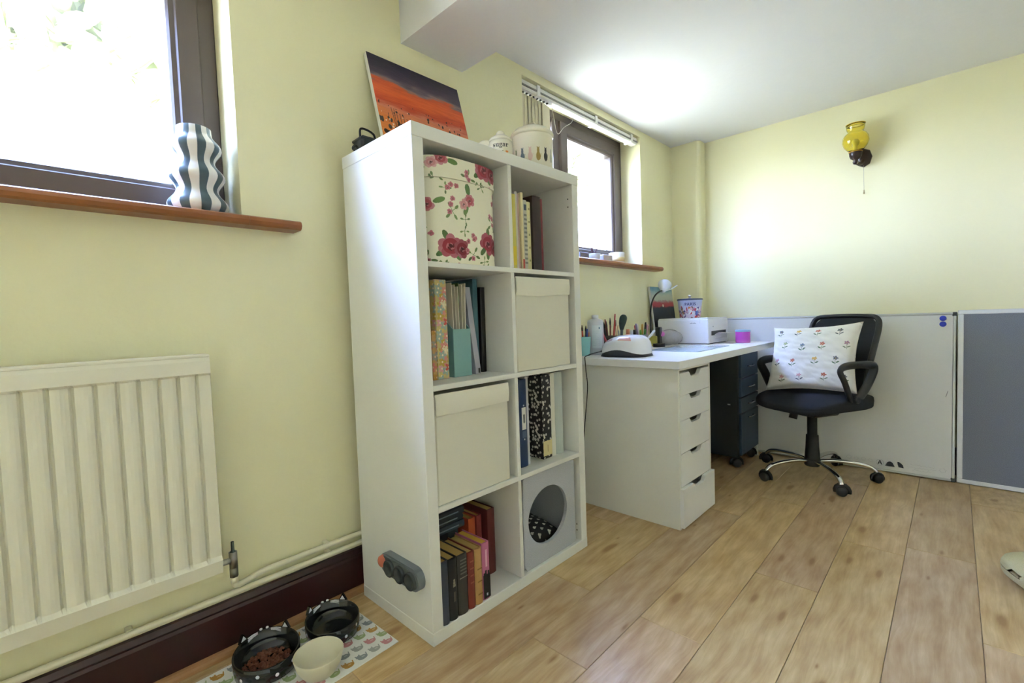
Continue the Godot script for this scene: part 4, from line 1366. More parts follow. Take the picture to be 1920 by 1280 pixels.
	var br = RandomNumberGenerator.new()
	br.seed = 17
	for k in 70:
		var px = br.randf() * 256
		var py = br.randf() * 256
		var q = br.randi_range(5, 6)
		for e in q:
			blob(bi, px + cos(e * TAU / q) * 6, py + sin(e * TAU / q) * 6, 4.6, 2.8, Color("dcd9cc"), e * TAU / q, true)
		blob(bi, px, py, 2, 2, Color("2a2a2a"), 0.0, true)
	var bm = texmat(bi, 0.7)
	bm.uv1_triplanar = true
	bm.uv1_scale = Vector3(8, 8, 8)
	var ff = thing("box_file", "black and white flower-print box file in the third far compartment", "file", Vector3(0.337, y, -0.598), 0.0, g)
	part(bx(Vector3(-0.25, 0.0005, -0.026), Vector3(0, 0.318, 0.026), 0.0015), "file_body", bm, ff)
	part(bx(Vector3(0.0001, 0.012, -0.0255), Vector3(0.0008, 0.068, 0.0255), 0.0), "label", mat("d4c58e", 0.7), ff, Vector3.ZERO, "cream paper label")
	part(bx(Vector3(0.0008, 0.026, -0.001), Vector3(0.0012, 0.052, 0.001), 0.0), "label_mark", mat("7a6a3c", 0.7), ff)
	var wb = book("binder", "white binder next to the flower-print box file", g, 0.337, y, -0.6255, 0.026, 0.320, 0.27, mat("dedccc", 0.5), paper)
	wb.set_meta("category", "binder")
	var gr = book("binder", "pale grey-green ring binder with a rounded spine", g, 0.330, y, -0.661, 0.046, 0.322, 0.27, mat("b9c2ba", 0.5), paper, 0.0, 0.010)
	gr.set_meta("category", "binder")

	# bottom row, near compartment: old books in front, more behind
	y = cell_y(0)
	g = "old books in the bottom near compartment"
	var old = mat("c3a564", 0.9)
	var low = [
		["faded navy cloth book at the near end of the bottom row", -0.0395, 0.028, 0.186, 0.10, "3c414e"],
		["black book with a pale ornament on its spine, bottom row", -0.069, 0.031, 0.184, 0.12, "1c1b1c"],
		["dark grey-brown cloth book, third in the bottom row", -0.102, 0.039, 0.182, 0.14, "3f3b36"],
		["brick red book, fourth in the bottom row", -0.143, 0.027, 0.176, 0.13, "7a3326"],
		["tan cloth book, fifth in the bottom row", -0.171, 0.030, 0.176, 0.13, "b78f58"],
		["paperback with a pink and black spine, bottom row", -0.202, 0.031, 0.182, 0.13, "b96a8a"],
	]
	for i in low.size():
		var s = low[i]
		var o = book("book", s[0], g, 0.384, y, s[1], s[2], s[3], s[4], mat(s[5], 0.75), mat("cfa443", 0.9) if i == 5 else old, 0.0, 0.003 if i < 5 else 0.0)
		if i == 0: pass
		if i == 1:
			for k in 3: band(o, s[2] * (0.5 - 0.1 * k), 0.10 + 0.008 * k, 0.107 + 0.008 * k, mat("8f8a76", 0.6), "spine_print", 0.0032)
			band(o, s[2] * 0.35, 0.055, 0.085, mat("4c463c", 0.6), "spine_print", 0.0032)
		if i == 2:
			for k in 5: band(o, s[2], 0.125 + 0.010 * k, 0.129 + 0.010 * k, mat("6f6a5e", 0.7), "spine_print", 0.0032)
			band(o, s[2] * 1.3, 0.112, 0.115, mat("8a8474", 0.7), "spine_print", 0.0032)
		if i == 3:
			for k in 4: band(o, s[2], 0.08 + 0.022 * k, 0.084 + 0.022 * k, mat("94513c", 0.7), "spine_print", 0.0032)
		if i == 4:
			for k in 3: band(o, s[2], 0.03 + 0.04 * k, 0.034 + 0.04 * k, mat("8d6a3a", 0.7), "spine_print", 0.0032)
		if i == 5:
			band(o, s[2] * 1.5, 0.004, 0.080, mat("17171a", 0.6))
			for e in [[-0.008, 0.080, 0.090], [0.003, 0.080, 0.094], [0.009, 0.080, 0.086]]:
				part(bx(Vector3(0.0002, e[1], e[0] - 0.003), Vector3(0.0008, e[2], e[0] + 0.003), 0.0), "spine_print", mat("17171a", 0.6), o)
			band(o, s[2] * 0.3, 0.012, 0.020, mat("c0c4d0", 0.6), "spine_print", 0.0006)
			band(o, s[2] * 0.35, 0.105, 0.160, mat("d9a6b8", 0.6), "spine_print", 0.0)
	book("book", "maroon book standing alone behind the bottom row", g, 0.290, y, -0.318, 0.034, 0.228, 0.15, mat("5a1f1a", 0.6), old)
	book("book", "orange-red book behind the pink and black paperback", g, 0.255, y, -0.262, 0.030, 0.205, 0.13, mat("c2572a", 0.6), old)
	book("book", "dull red book between the orange-red and maroon books", g, 0.262, y, -0.293, 0.023, 0.208, 0.14, mat("80302a", 0.6), old)
	for i in 4:
		book("book", "dark book standing behind the bottom row, under the lying books", g, 0.242, y, -0.045 - 0.046 * i, 0.044, 0.196 - 0.003 * i, 0.14, mat(["1e2126", "22262a", "1c1e22", "262a2c"][i], 0.7), old)
	var yy = y + 0.197
	for i in 4:
		var o = thing("book", ["lowest dark book lying on the back row", "second dark book lying on the back row", "third dark book lying on the back row", "topmost dark book lying on the back row"][i], "book", Vector3(0.262 - 0.006 * (i % 2), yy + 0.0003, -0.140), 0.0, g)
		var t = 0.022
		var p = PackedVector2Array([Vector2(-0.14, 0), Vector2(0, 0), Vector2(0.003, t / 2), Vector2(0, t), Vector2(-0.14, t), Vector2(-0.14, t - 0.002), Vector2(-0.003, t - 0.002), Vector2(-0.003, 0.002), Vector2(-0.14, 0.002)])
		part(extruded(p, 0.190, Transform3D(Basis(), Vector3(0, 0, -0.095))), "cover", mat(["26323a", "20272c", "1b2024", "242a30"][i], 0.7), o)
		part(bx(Vector3(-0.136, 0.0022, -0.092), Vector3(-0.0032, t - 0.0022, 0.092), 0.0), "pages", old, o)
		part(bx(Vector3(0.0024, t * 0.4, -0.07), Vector3(0.0034, t * 0.58, 0.05 - 0.02 * i), 0.0), "spine_print", mat("6f7a80", 0.7), o)
		yy += t + 0.0005

# ---------------------------------------------------------------- on the desk
const TY := 0.7253

func pencil(label: String, group: String, a: Vector3, b: Vector3, r: float, hex: String, tip := "", kind := "pencil") -> void:
	var o = thing(kind, label, kind.replace("_", " "), a, 0.0, group)
	var d = (b - a)
	if tip == "":
		part(tubed([Vector3.ZERO, d * 0.93, d], [r, r, r * 0.75], 8), "barrel", mat(hex, 0.5), o)
	else:
		part(tubed([Vector3.ZERO, d * 0.80], r, 8), "barrel", mat(hex, 0.5), o)
		part(tubed([d * 0.80, d * 0.87, d], [r * 1.05, r * 1.25, r * 0.35], 8), "tip", mat(tip, 0.8), o)

func pot(called: String, label: String, at: Vector3, r0: float, r1: float, h: float, m: Material) -> Node3D:
	var o = thing(called, label, "pot", at)
	part(lathed([Vector2(0, 0.0), Vector2(r0 - 0.001, 0.0), Vector2(r0, 0.002), Vector2(r1, h), Vector2(r1 - 0.002, h + 0.0005), Vector2(r0 - 0.003, 0.004), Vector2(0, 0.004)], 24), "cup", m, o)
	return o

func desk_things() -> void:
	# turquoise cup of pencils at the near end
	pot("pencil_cup", "turquoise pencil cup beside the white bottle", Vector3(0.105, TY, -1.192), 0.027, 0.034, 0.095, mat("8cc9cb", 0.4))
	var g = "pencils in the turquoise cup"
	var cs = [["2c3f8a", ""], ["c24a32", "3a2a22"], ["b5402e", ""], ["d9cbb8", ""], ["3a5a42", "2c2c2c"], ["d08a7a", ""]]
	var nm = ["navy marker in the turquoise cup", "tall red brush in the turquoise cup", "short red pencil in the turquoise cup", "beige pen in the turquoise cup", "dark green brush in the turquoise cup", "pink pencil in the turquoise cup"]
	for i in 6:
		var a = i * 1.05 + 0.3
		var s = Vector3(cos(a) * 0.012, 0, sin(a) * 0.012)
		pencil(nm[i], g, Vector3(0.105, TY + 0.006, -1.192) + s, Vector3(0.105, TY + [0.135, 0.155, 0.128, 0.125, 0.150, 0.118][i], -1.192) + s * 2.1, 0.0055 if i == 0 else 0.0038, cs[i][0], cs[i][1])

	# white bottle
	var b = thing("squeeze_bottle", "translucent white plastic bottle with a white cap on the desk", "bottle", Vector3(0.118, TY, -1.275))
	part(lathed([Vector2(0, 0), Vector2(0.038, 0.0), Vector2(0.041, 0.004), Vector2(0.041, 0.165), Vector2(0.038, 0.176), Vector2(0.022, 0.182), Vector2(0.016, 0.184)], 32), "bottle_body", mat("cdcfd4", 0.3), b)
	part(lathed([Vector2(0.0, 0.183), Vector2(0.017, 0.183), Vector2(0.017, 0.200), Vector2(0.016, 0.202), Vector2(0, 0.203)], 24), "cap", mat("e8e8e6", 0.4), b)
	var li = canvas(128, 256, "dbe4e6")
	for k in 16:
		for q in 6: stroke(li, Vector2(12 + q * 18, 60 + k * 11), Vector2(12 + q * 18 + rng.randf_range(4, 15), 60 + k * 11), 2.0, Color("9fb6bc"))
	blob(li, 90, 30, 9, 12, Color("3f6f8a"))
	var lb = nst(true)
	sheet(lb, 10, 1, func(u, v): return Vector3(sin(-0.2 + u * 1.3) * 0.0416, 0.150 - v * 0.115, cos(-0.2 + u * 1.3) * 0.0416), func(u, _v): return Vector3(sin(-0.2 + u * 1.3), 0, cos(-0.2 + u * 1.3)))
	part(lb, "label", texmat(li, 0.5), b, Vector3.ZERO, "pale blue label").rotation.y = deg_to_rad(20)

	# brushes and pens in pots along the wall
	pot("brush_pot", "dark pot of paintbrushes behind the nail lamp", Vector3(0.128, TY, -1.40), 0.034, 0.038, 0.090, mat("3a3634", 0.5))
	g = "brushes in the dark pot"
	var br = [["c24638", "", 0.205, 0.3], ["7c3a2c", "2a201c", 0.185, 1.0], ["3a3634", "2c2c30", 0.165, 2.0], ["c9a06a", "5a3a2a", 0.150, 2.7], ["8a4434", "", 0.178, 3.5], ["2f3a34", "1c1c1e", 0.160, 4.2], ["a05040", "4a2a22", 0.172, 5.0], ["d2b48a", "", 0.145, 5.7], ["5a2a22", "3a2420", 0.168, 1.5]]
	var bn = ["tallest red brush in the dark pot", "red-brown brush in the dark pot", "thick black brush in the dark pot", "tan brush in the dark pot", "chestnut pencil in the dark pot", "dark green brush in the dark pot", "rust brush in the dark pot", "short tan pencil in the dark pot", "maroon brush in the dark pot"]
	for i in br.size():
		var s = Vector3(cos(br[i][3]) * 0.016, 0, sin(br[i][3]) * 0.016)
		pencil(bn[i], g, Vector3(0.128, TY + 0.006, -1.40) + s, Vector3(0.128, TY + br[i][2], -1.40) + s * 2.6, 0.0065 if i == 2 else 0.004, br[i][0], br[i][1], "paintbrush")
	pencil("pink pen leaning out of the dark pot towards the bottle", g, Vector3(0.16, TY + 0.012, -1.345), Vector3(0.118, TY + 0.128, -1.325), 0.0055, "c25560", "", "pen")
	pot("brush_pot", "clear pot with a large soft brush behind the nail lamp", Vector3(0.128, TY, -1.505), 0.032, 0.036, 0.085, mat("b9bdbd", 0.2))
	var mb = thing("makeup_brush", "large soft dark-green brush standing in a pot behind the nail lamp", "brush", Vector3(0.128, TY + 0.006, -1.505))
	part(tubed([Vector3.ZERO, Vector3(-0.004, 0.115, -0.022)], [0.0065, 0.0085], 10), "handle", mat("4a5a64", 0.35), mb)
	part(tubed(curve([Vector3(-0.004, 0.110, -0.020), Vector3(-0.006, 0.140, -0.030), Vector3(-0.008, 0.175, -0.048), Vector3(-0.009, 0.192, -0.056)], 4), [0.009, 0.011, 0.013, 0.015, 0.017, 0.019, 0.020, 0.0205, 0.0205, 0.019, 0.016, 0.012, 0.004], 12), "bristles", felt("36423c"), mb)
	pencil("white stick leaning in the clear pot", "brushes in the clear pot", Vector3(0.135, TY + 0.006, -1.50), Vector3(0.112, TY + 0.10, -1.462), 0.004, "d6d6d2", "", "pen")
	pencil("grey stick in the clear pot", "brushes in the clear pot", Vector3(0.125, TY + 0.006, -1.512), Vector3(0.118, TY + 0.118, -1.498), 0.004, "9aa0a4", "", "pen")

	# small bottles and markers
	var jars = [["orange paint bottle behind the nail lamp", -1.572, 0.016, 0.118, "d98a62"], ["blue paint bottle next to the orange one", -1.612, 0.014, 0.112, "6f9cc0"], ["black marker pot next to the blue bottle", -1.648, 0.013, 0.112, "26282c"]]
	for j in jars:
		var o = thing("paint_bottle", j[0], "bottle", Vector3(0.135, TY, j[1]), 0.0, "small paint bottles on the desk")
		part(lathed([Vector2(0, 0), Vector2(j[2], 0.0), Vector2(j[2], j[3] * 0.72), Vector2(j[2] * 0.6, j[3] * 0.78)], 18), "bottle_body", mat(j[4], 0.35), o)
		part(lathed([Vector2(0, j[3] * 0.77), Vector2(j[2] * 0.66, j[3] * 0.77), Vector2(j[2] * 0.62, j[3]), Vector2(0, j[3])], 18), "cap", mat(j[4], 0.5) if j[4] != "6f9cc0" else mat("e6e6e2", 0.5), o)
	pot("pen_pot", "grey pot of coloured markers near the gooseneck lamp", Vector3(0.125, TY, -1.745), 0.036, 0.040, 0.080, mat("7d8084", 0.45))
	g = "markers in the grey pot"
	var mk = [["58a04a", 0.112, 0.4, "green marker"], ["7fb84c", 0.108, 1.2, "lime marker"], ["8a7a9a", 0.145, 2.0, "mauve marker"], ["b04a44", 0.135, 2.9, "red marker"], ["e2ddd6", 0.142, 3.6, "white marker"], ["c9a24a", 0.140, 4.4, "ochre marker"], ["3a3c44", 0.150, 5.0, "black marker"], ["b8848a", 0.138, 5.7, "dusty pink marker"]]
	for q in mk:
		var s = Vector3(cos(q[2]) * 0.017, 0, sin(q[2]) * 0.017)
		pencil(q[3] + " in the grey pot", g, Vector3(0.125, TY + 0.006, -1.745) + s, Vector3(0.125, TY + q[1], -1.745) + s * 2.2, 0.0062, q[0], "", "marker")
	solo(extruded(PackedVector2Array([Vector2(-0.03, 0), Vector2(-0.008, 0), Vector2(0.0, 0.02), Vector2(0.022, 0.036), Vector2(0.018, 0.046), Vector2(-0.006, 0.034), Vector2(-0.022, 0.016)]), 0.010), "peg", mat("5aa552", 0.5), Vector3(0.175, TY + 0.0003, -1.665), "bright green plastic peg by the paint bottles", "peg", "", deg_to_rad(60))
	# wooden block with a white pen
	var wb = thing("wooden_block", "small pale wooden block holding a white pen", "block", Vector3(0.205, TY, -1.655), deg_to_rad(12))
	part(bx(Vector3(-0.019, 0.0003, -0.019), Vector3(0.019, 0.046, 0.019), 0.002), "block_body", mat("c99b4c", 0.6), wb)
	var wp = thing("white_pen", "fat white pen leaning in the wooden block", "pen", Vector3(0.203, TY + 0.040, -1.655))
	part(tubed([Vector3(-0.006, 0.0065, 0.002), Vector3(0.004, 0.030, -0.030), Vector3(0.012, 0.058, -0.064)], [0.0028, 0.0065, 0.0075], 10), "barrel", mat("dfe0e2", 0.4), wp)
	part(tubed([Vector3(0.012, 0.058, -0.064), Vector3(0.0135, 0.063, -0.071)], [0.0078, 0.0065], 10), "cap", mat("f0f0f0", 0.4), wp)

	# nail lamp
	var nl = thing("nail_lamp", "white domed nail lamp with a black base near the desk's front edge", "lamp", Vector3(0.302, TY, -1.262), deg_to_rad(3))
	var dome = nst(true)
	var sh = func(u: float, v: float) -> Vector3:
		var a = u * TAU
		var e = pow(pow(absf(cos(a)), 3.0) + pow(absf(sin(a)), 3.0), -1.0 / 3.0)
		var t = v * PI * 0.5
		var rr = pow(sin(t), 0.55)
		var x = cos(a) * e * 0.112 * rr
		var z = sin(a) * e * 0.098 * rr
		var y0 = 0.012 + 0.022 * pow(cos(clampf(x / 0.112, -1, 1) * PI * 0.5), 1.5) * (1.0 if absf(z) > 0.0 else 0.0)
		var y = lerpf(y0, 0.100 - 0.000 * x, pow(cos(t), 0.62))
		return Vector3(x, y0 + (y - y0) * (1.0 - 3.2 * maxf(-x - 0.015, 0.0) + 0.4 * maxf(x, 0.0)), z)
	sheet(dome, 48, 14, sh, func(u, _v): return Vector3(cos(u * TAU), 0.8, sin(u * TAU)))
	part(dome, "shell", mat("eff0f4", 0.15), nl)
	var bs = nst(true)
	var lip = func(u: float, v: float) -> Vector3:
		var a = u * TAU
		var e = pow(pow(absf(cos(a)), 3.0) + pow(absf(sin(a)), 3.0), -1.0 / 3.0)
		var grow = lerpf(1.04, 0.985, v)
		var x = cos(a) * e * 0.112 * grow
		var z = sin(a) * e * 0.098 * grow
		return Vector3(x, v * (0.014 + 0.022 * pow(maxf(cos(clampf(x / 0.115, -1, 1) * PI * 0.5), 0.0), 1.5)), z)
	sheet(bs, 48, 3, lip, func(u, _v): return Vector3(cos(u * TAU), 0.3, sin(u * TAU)))
	sheet(bs, 48, 1, func(u, v): return lip.call(u, 0.0) * Vector3(1 - v, 1, 1 - v), func(_u, _v): return Vector3.DOWN)
	part(bs, "base", mat("22252a", 0.45), nl)
	for e in [["pink_panel", "dda594", 0.155, 0.25, 0.42, 0.66], ["display", "b9a2a6", 0.30, 0.36, 0.44, 0.62]]:
		var pn = nst(true)
		sheet(pn, 8, 4, func(u, v):
			var p: Vector3 = sh.call(lerpf(e[2], e[3], u), lerpf(e[4], e[5], v))
			return p + Vector3(p.x * 4.0, 1.0, p.z * 5.0).normalized() * 0.0012, func(_u, _v): return Vector3(0, 1, 0.5))
		part(pn, e[0], mat(e[1], 0.25), nl)
	part(tubed([Vector3(-0.104, 0.024, 0.03), Vector3(-0.122, 0.022, 0.035)], [0.0055, 0.0035], 10), "cable_boot", mat("141416", 0.6), nl)
	var cb = nst(true)
	tube(cb, curve([Vector3(0.185, TY + 0.021, -1.232), Vector3(0.166, TY + 0.016, -1.20), Vector3(0.158, TY + 0.008, -1.15), Vector3(0.168, TY + 0.0035, -1.105), Vector3(0.182, TY - 0.004, -1.082), Vector3(0.186, 0.655, -1.083), Vector3(0.191, 0.58, -1.084), Vector3(0.171, 0.42, -1.085), Vector3(0.152, 0.25, -1.086), Vector3(0.13, 0.10, -1.085), Vector3(0.10, 0.006, -1.06), Vector3(0.04, 0.005, -0.96)]), 0.0022, 8)
	solo(cb, "lamp_cable", mat("161618", 0.6), Vector3.ZERO, "thin black cable running from the nail lamp down beside the drawers", "cable")

	# cutting mat
	solo(bx(Vector3(-0.14, 0, -0.232), Vector3(0.14, 0.003, 0.232), 0.001), "glass_mat", mat("c3d6de", 0.08), Vector3(0.385, TY, -1.798), "pale blue glass mat lying on the desk", "mat", "", deg_to_rad(1))

	# pencil case
	var pc = thing("pencil_case", "fuzzy grey pencil case with a pink patch in front of the printer", "pencil case", Vector3(0.165, TY, -2.032), deg_to_rad(33))
	var ps = nst(true)
	var wob = FastNoiseLite.new()
	wob.seed = 5
	wob.frequency = 6.0
	sheet(ps, 24, 20, func(u, v):
		var a: float = u * TAU
		var t: float = v * 2 - 1
		var r: float = pow(maxf(1 - pow(absf(t), 3.2), 0.0), 0.5)
		var n: float = 1.0 + 0.16 * wob.get_noise_3d(cos(a), t * 1.2, sin(a))
		return Vector3(t * 0.078, 0.046 + sin(a) * 0.045 * r * n * (1.0 - 0.12 * t), cos(a) * 0.040 * r * n), func(u, _v): return Vector3(0, sin(u * TAU), cos(u * TAU)))
	part(ps, "case_body", felt("b9b6b6"), pc)
	part(tubed(curve([Vector3(-0.070, 0.066, 0.006), Vector3(-0.025, 0.094, 0.004), Vector3(0.03, 0.091, 0.004), Vector3(0.070, 0.060, 0.004)]), 0.0022, 6), "zip", mat("6c6a6c", 0.5), pc)
	part(lathed([Vector2(0, -0.004), Vector2(0.016, -0.003), Vector2(0.017, 0.002), Vector2(0.012, 0.005), Vector2(0, 0.006)], 16), "pompom", mat("cf74c0", 0.9), pc, Vector3(-0.050, 0.072, 0.032)).rotation.x = deg_to_rad(55)
	# tape dispenser, yellow pad
	solo(lathed([Vector2(0.018, 0.0), Vector2(0.034, 0.0), Vector2(0.035, 0.002), Vector2(0.035, 0.018), Vector2(0.034, 0.020), Vector2(0.018, 0.020), Vector2(0.017, 0.010), Vector2(0.018, 0.0)], 28), "tape_roll", mat("2a2c2e", 0.4), Vector3(0.175, TY + 0.0003, -1.865), "black tape roll lying beside the pencil case", "tape")
	solo(bx(Vector3(-0.03, 0, -0.022), Vector3(0.03, 0.062, 0.022), 0.004), "sticky_note_box", mat("b9b45e", 0.7), Vector3(0.105, TY + 0.0003, -1.915), "dull yellow box between the markers and the printer", "box", "", deg_to_rad(20))
	solo(bx(Vector3(-0.016, 0, -0.016), Vector3(0.016, 0.115, 0.016), 0.004), "black_holder", mat("1f2022", 0.5), Vector3(0.125, TY + 0.0003, -1.965), "black upright holder at the foot of the gooseneck lamp", "holder")

	# printer
	var pw = mat("ededf0", 0.35)
	var pr = thing("printer", "white box-shaped printer with a dark paper slot on the desk", "printer", Vector3(0.20, TY, -2.307))
	part(bx(Vector3(-0.165, 0.004, -0.165), Vector3(0.165, 0.157, 0.17), 0.006), "housing", pw, pr)
	part(bx(Vector3(-0.160, 0.1575, -0.160), Vector3(0.163, 0.163, 0.168), 0.003), "lid", mat("f2f2f2", 0.3), pr)
	part(bx(Vector3(0.1652, 0.052, -0.125), Vector3(0.1660, 0.080, 0.125), 0.0), "paper_slot", mat("1b1c1f", 0.5), pr)
	part(bx(Vector3(0.1662, 0.030, -0.135), Vector3(0.172, 0.060, 0.075), 0.003), "output_flap", mat("e2e2e2", 0.4), pr)
	part(bx(Vector3(-0.155, 0.0, -0.155), Vector3(0.155, 0.004, 0.16), 0.0), "foot", mat("3a3a3c", 0.7), pr)
	for k in 5: part(bx(Vector3(0.052 + k * 0.008, 0.128, 0.1702), Vector3(0.057 + k * 0.008, 0.133 + 0.002 * (k % 2), 0.1706), 0.0), "badge", mat("9a9ca4", 0.5), pr)
	part(bx(Vector3(0.112, 0.128, 0.1702), Vector3(0.113, 0.152, 0.1706), 0.0), "lid_joint", mat("b6b6bc", 0.5), pr)
	part(bx(Vector3(0.1652, 0.105, 0.088), Vector3(0.1658, 0.110, 0.102), 0.0), "badge", mat("b0b2b8", 0.5), pr)
	var pf = thing("printer_paper", "sheets of paper curling out of the printer's slot", "paper", Vector3(0.366, TY + 0.060, -2.34))
	var pp = nst(true)
	for s in [0.0, 0.0012]:
		sheet(pp, 8, 6, func(u, v): return Vector3(u * 0.045, s + 0.012 * sin(u * 2.4) * (1.0 - v) - 0.004 * u, 0.085 - v * 0.20), func(_u, _v): return Vector3.UP if s > 0 else Vector3.DOWN)
	part(pp, "sheet", mat("eeeae2", 0.8), pf)

	# pink tin
	var tn = thing("pink_tin", "pink ombre jar with a pale blue lid next to the printer", "jar", Vector3(0.497, TY, -2.345))
	var ti = canvas(8, 64, "c956b0")
	for y in 64:
		for x in 8: ti.set_pixel(x, y, Color("c24fae").lerp(Color("e9b3d2"), smoothstep(0.35, 1.0, y / 63.0)))
	part(lathed([Vector2(0, 0.0), Vector2(0.040, 0.0), Vector2(0.0425, 0.003), Vector2(0.0425, 0.068)], 32), "jar_body", texmat(ti, 0.3), tn)
	part(lathed([Vector2(0.0, 0.068), Vector2(0.044, 0.068), Vector2(0.044, 0.079), Vector2(0.042, 0.081), Vector2(0, 0.0815)], 32), "lid", mat("8fb4cc", 0.35), tn)

	# decorated bin on the printer
	var bi = canvas(768, 256, "c9cdee")
	var q = RandomNumberGenerator.new()
	q.seed = 40
	for y in 256:
		for x in 768: bi.set_pixel(x, y, Color("c8d2f2").lerp(Color("ecd0dc"), y / 255.0))
	for k in 230:
		var c = [Color("c0324a"), Color("e8e4ea"), Color("3a3c8a"), Color("d98a5a"), Color("e0b8c8"), Color("6a4a9a"), Color("f0eef2"), Color("8a6a5a"), Color("4a6ab0")][q.randi() % 9]
		var px = q.randf() * 768
		var py = 70 + q.randf() * 110
		blob(bi, px, py, q.randf_range(6, 22), q.randf_range(5, 15), c, q.randf() * 3, true)
	for k in 26: stroke(bi, Vector2(k * 30, 20 + (k * 37) % 60), Vector2(k * 30 + 6, 40 + (k * 37) % 60), 2.0, Color("8f94c4"))
	var dn = thing("decorated_tin", "tapered tin with colourful Paris print and knobbed lid on the printer", "tin", Vector3(0.170, TY + 0.1633, -2.335))
	part(lathed([Vector2(0, 0.0), Vector2(0.062, 0.0), Vector2(0.065, 0.003), Vector2(0.078, 0.118)], 40), "tin_body", texmat(bi, 0.35), dn)
	part(lathed([Vector2(0.0, 0.117), Vector2(0.081, 0.117), Vector2(0.082, 0.124), Vector2(0.079, 0.127), Vector2(0.012, 0.130), Vector2(0, 0.130)], 40), "lid", mat("3d4a66", 0.4), dn)
	part(lathed([Vector2(0, 0.129), Vector2(0.010, 0.129), Vector2(0.006, 0.135), Vector2(0.011, 0.141), Vector2(0.0115, 0.147), Vector2(0.008, 0.153), Vector2(0, 0.155)], 20), "knob", mat("d8d8da", 0.15, 1.0), dn)
	var lt = part(letters("PARIS", 0.020, 0.0772), "lettering", mat("333a7a", 0.5), dn, Vector3(0, 0.090, 0), "dark blue word Paris")
	lt.rotation.y = deg_to_rad(24)

	# small canvas leaning in the corner
	var im = Image.create(200, 220, false, Image.FORMAT_RGB8)
	var n = FastNoiseLite.new()
	n.seed = 77
	n.frequency = 0.02
	for y in 220:
		for x in 200:
			var t = y / 220.0 * 1.75 + n.get_noise_2d(x, y * 2.0) * 0.05
			var c = Color("4f7c90").lerp(Color("b9bfae"), smoothstep(0.0, 0.30, t)) if t < 0.42 else (Color("a89c92").lerp(Color("a5333f"), smoothstep(0.42, 0.52, t)) if t < 0.62 else Color("7a2a38").lerp(Color("232c3a"), smoothstep(0.60, 0.68, t)))
			im.set_pixel(x, y, c)
	blob(im, 96, 74, 7, 6, Color("e2d8c8"))
	for k in 12: stroke(im, Vector2(130 + k * 4, 84 + k * 3), Vector2(132 + k * 5, 98 + k * 4), 1.5, Color("3c3a3a"))
	var cv = thing("small_canvas", "small red and blue canvas leaning in the corner behind the printer", "painting", Vector3(0.010, TY + 0.001, -2.345))
	cv.rotation.z = deg_to_rad(7)
	wall_canvas(cv, 0.165, 0.385, texmat(im, 0.5))

	# gooseneck clip lamp
	var gl = thing("gooseneck_lamp", "white clip lamp on a black gooseneck behind the printer", "lamp", Vector3(0.055, TY, -1.995))
	part(lathed([Vector2(0, 0.0003), Vector2(0.030, 0.0003), Vector2(0.032, 0.004), Vector2(0.028, 0.012), Vector2(0.008, 0.016), Vector2(0, 0.016)], 24), "foot", mat("17181a", 0.5), gl)
	part(tubed(curve([Vector3(0.002, 0.012, 0.0), Vector3(0.004, 0.14, 0.0), Vector3(0.005, 0.210, 0.003), Vector3(0.005, 0.275, -0.022), Vector3(0.005, 0.322, -0.076), Vector3(0.005, 0.351, -0.168)]), 0.0052, 10), "gooseneck", mat("17181a", 0.45), gl)
	var hd = nst(true)
	lathe(hd, [Vector2(0.0, -0.012), Vector2(0.014, -0.010), Vector2(0.020, 0.010), Vector2(0.034, 0.036), Vector2(0.043, 0.058), Vector2(0.044, 0.066), Vector2(0.040, 0.064), Vector2(0.028, 0.034), Vector2(0, 0.024)], 24, Transform3D(Basis(Vector3(0, 0, 1), deg_to_rad(18)) * Basis(Vector3.RIGHT, deg_to_rad(-50)), Vector3(0.010, 0.350, -0.172)))
	part(hd, "lamp_head", mat("e6ebf2", 0.3), gl)
	part(tubed([Vector3(0.018, 0.352, -0.215), Vector3(0.03, 0.362, -0.26), Vector3(0.04, 0.385, -0.315)], [0.010, 0.008, 0.0055], 8, 0.45), "clip", mat("e9edf2", 0.35), gl)

func wall_canvas(o: Node3D, hw: float, h: float, m: Material) -> void:
	part(bx(Vector3(-0.016, 0.0, -hw), Vector3(-0.0006, h, hw), 0.002), "canvas", mat("d8d6cc", 0.9), o)
	var f = nst()
	for e in [[0.0004, Vector3.RIGHT], [-0.0006, Vector3.LEFT]]:
		face(f, [Vector3(e[0], 0.001, hw - 0.001), Vector3(e[0], 0.001, -hw + 0.001), Vector3(e[0], h - 0.001, -hw + 0.001), Vector3(e[0], h - 0.001, hw - 0.001)], e[1], [Vector2(0, 1), Vector2(1, 1), Vector2(1, 0), Vector2(0, 0)])
	part(f, "painted_face", m, o)

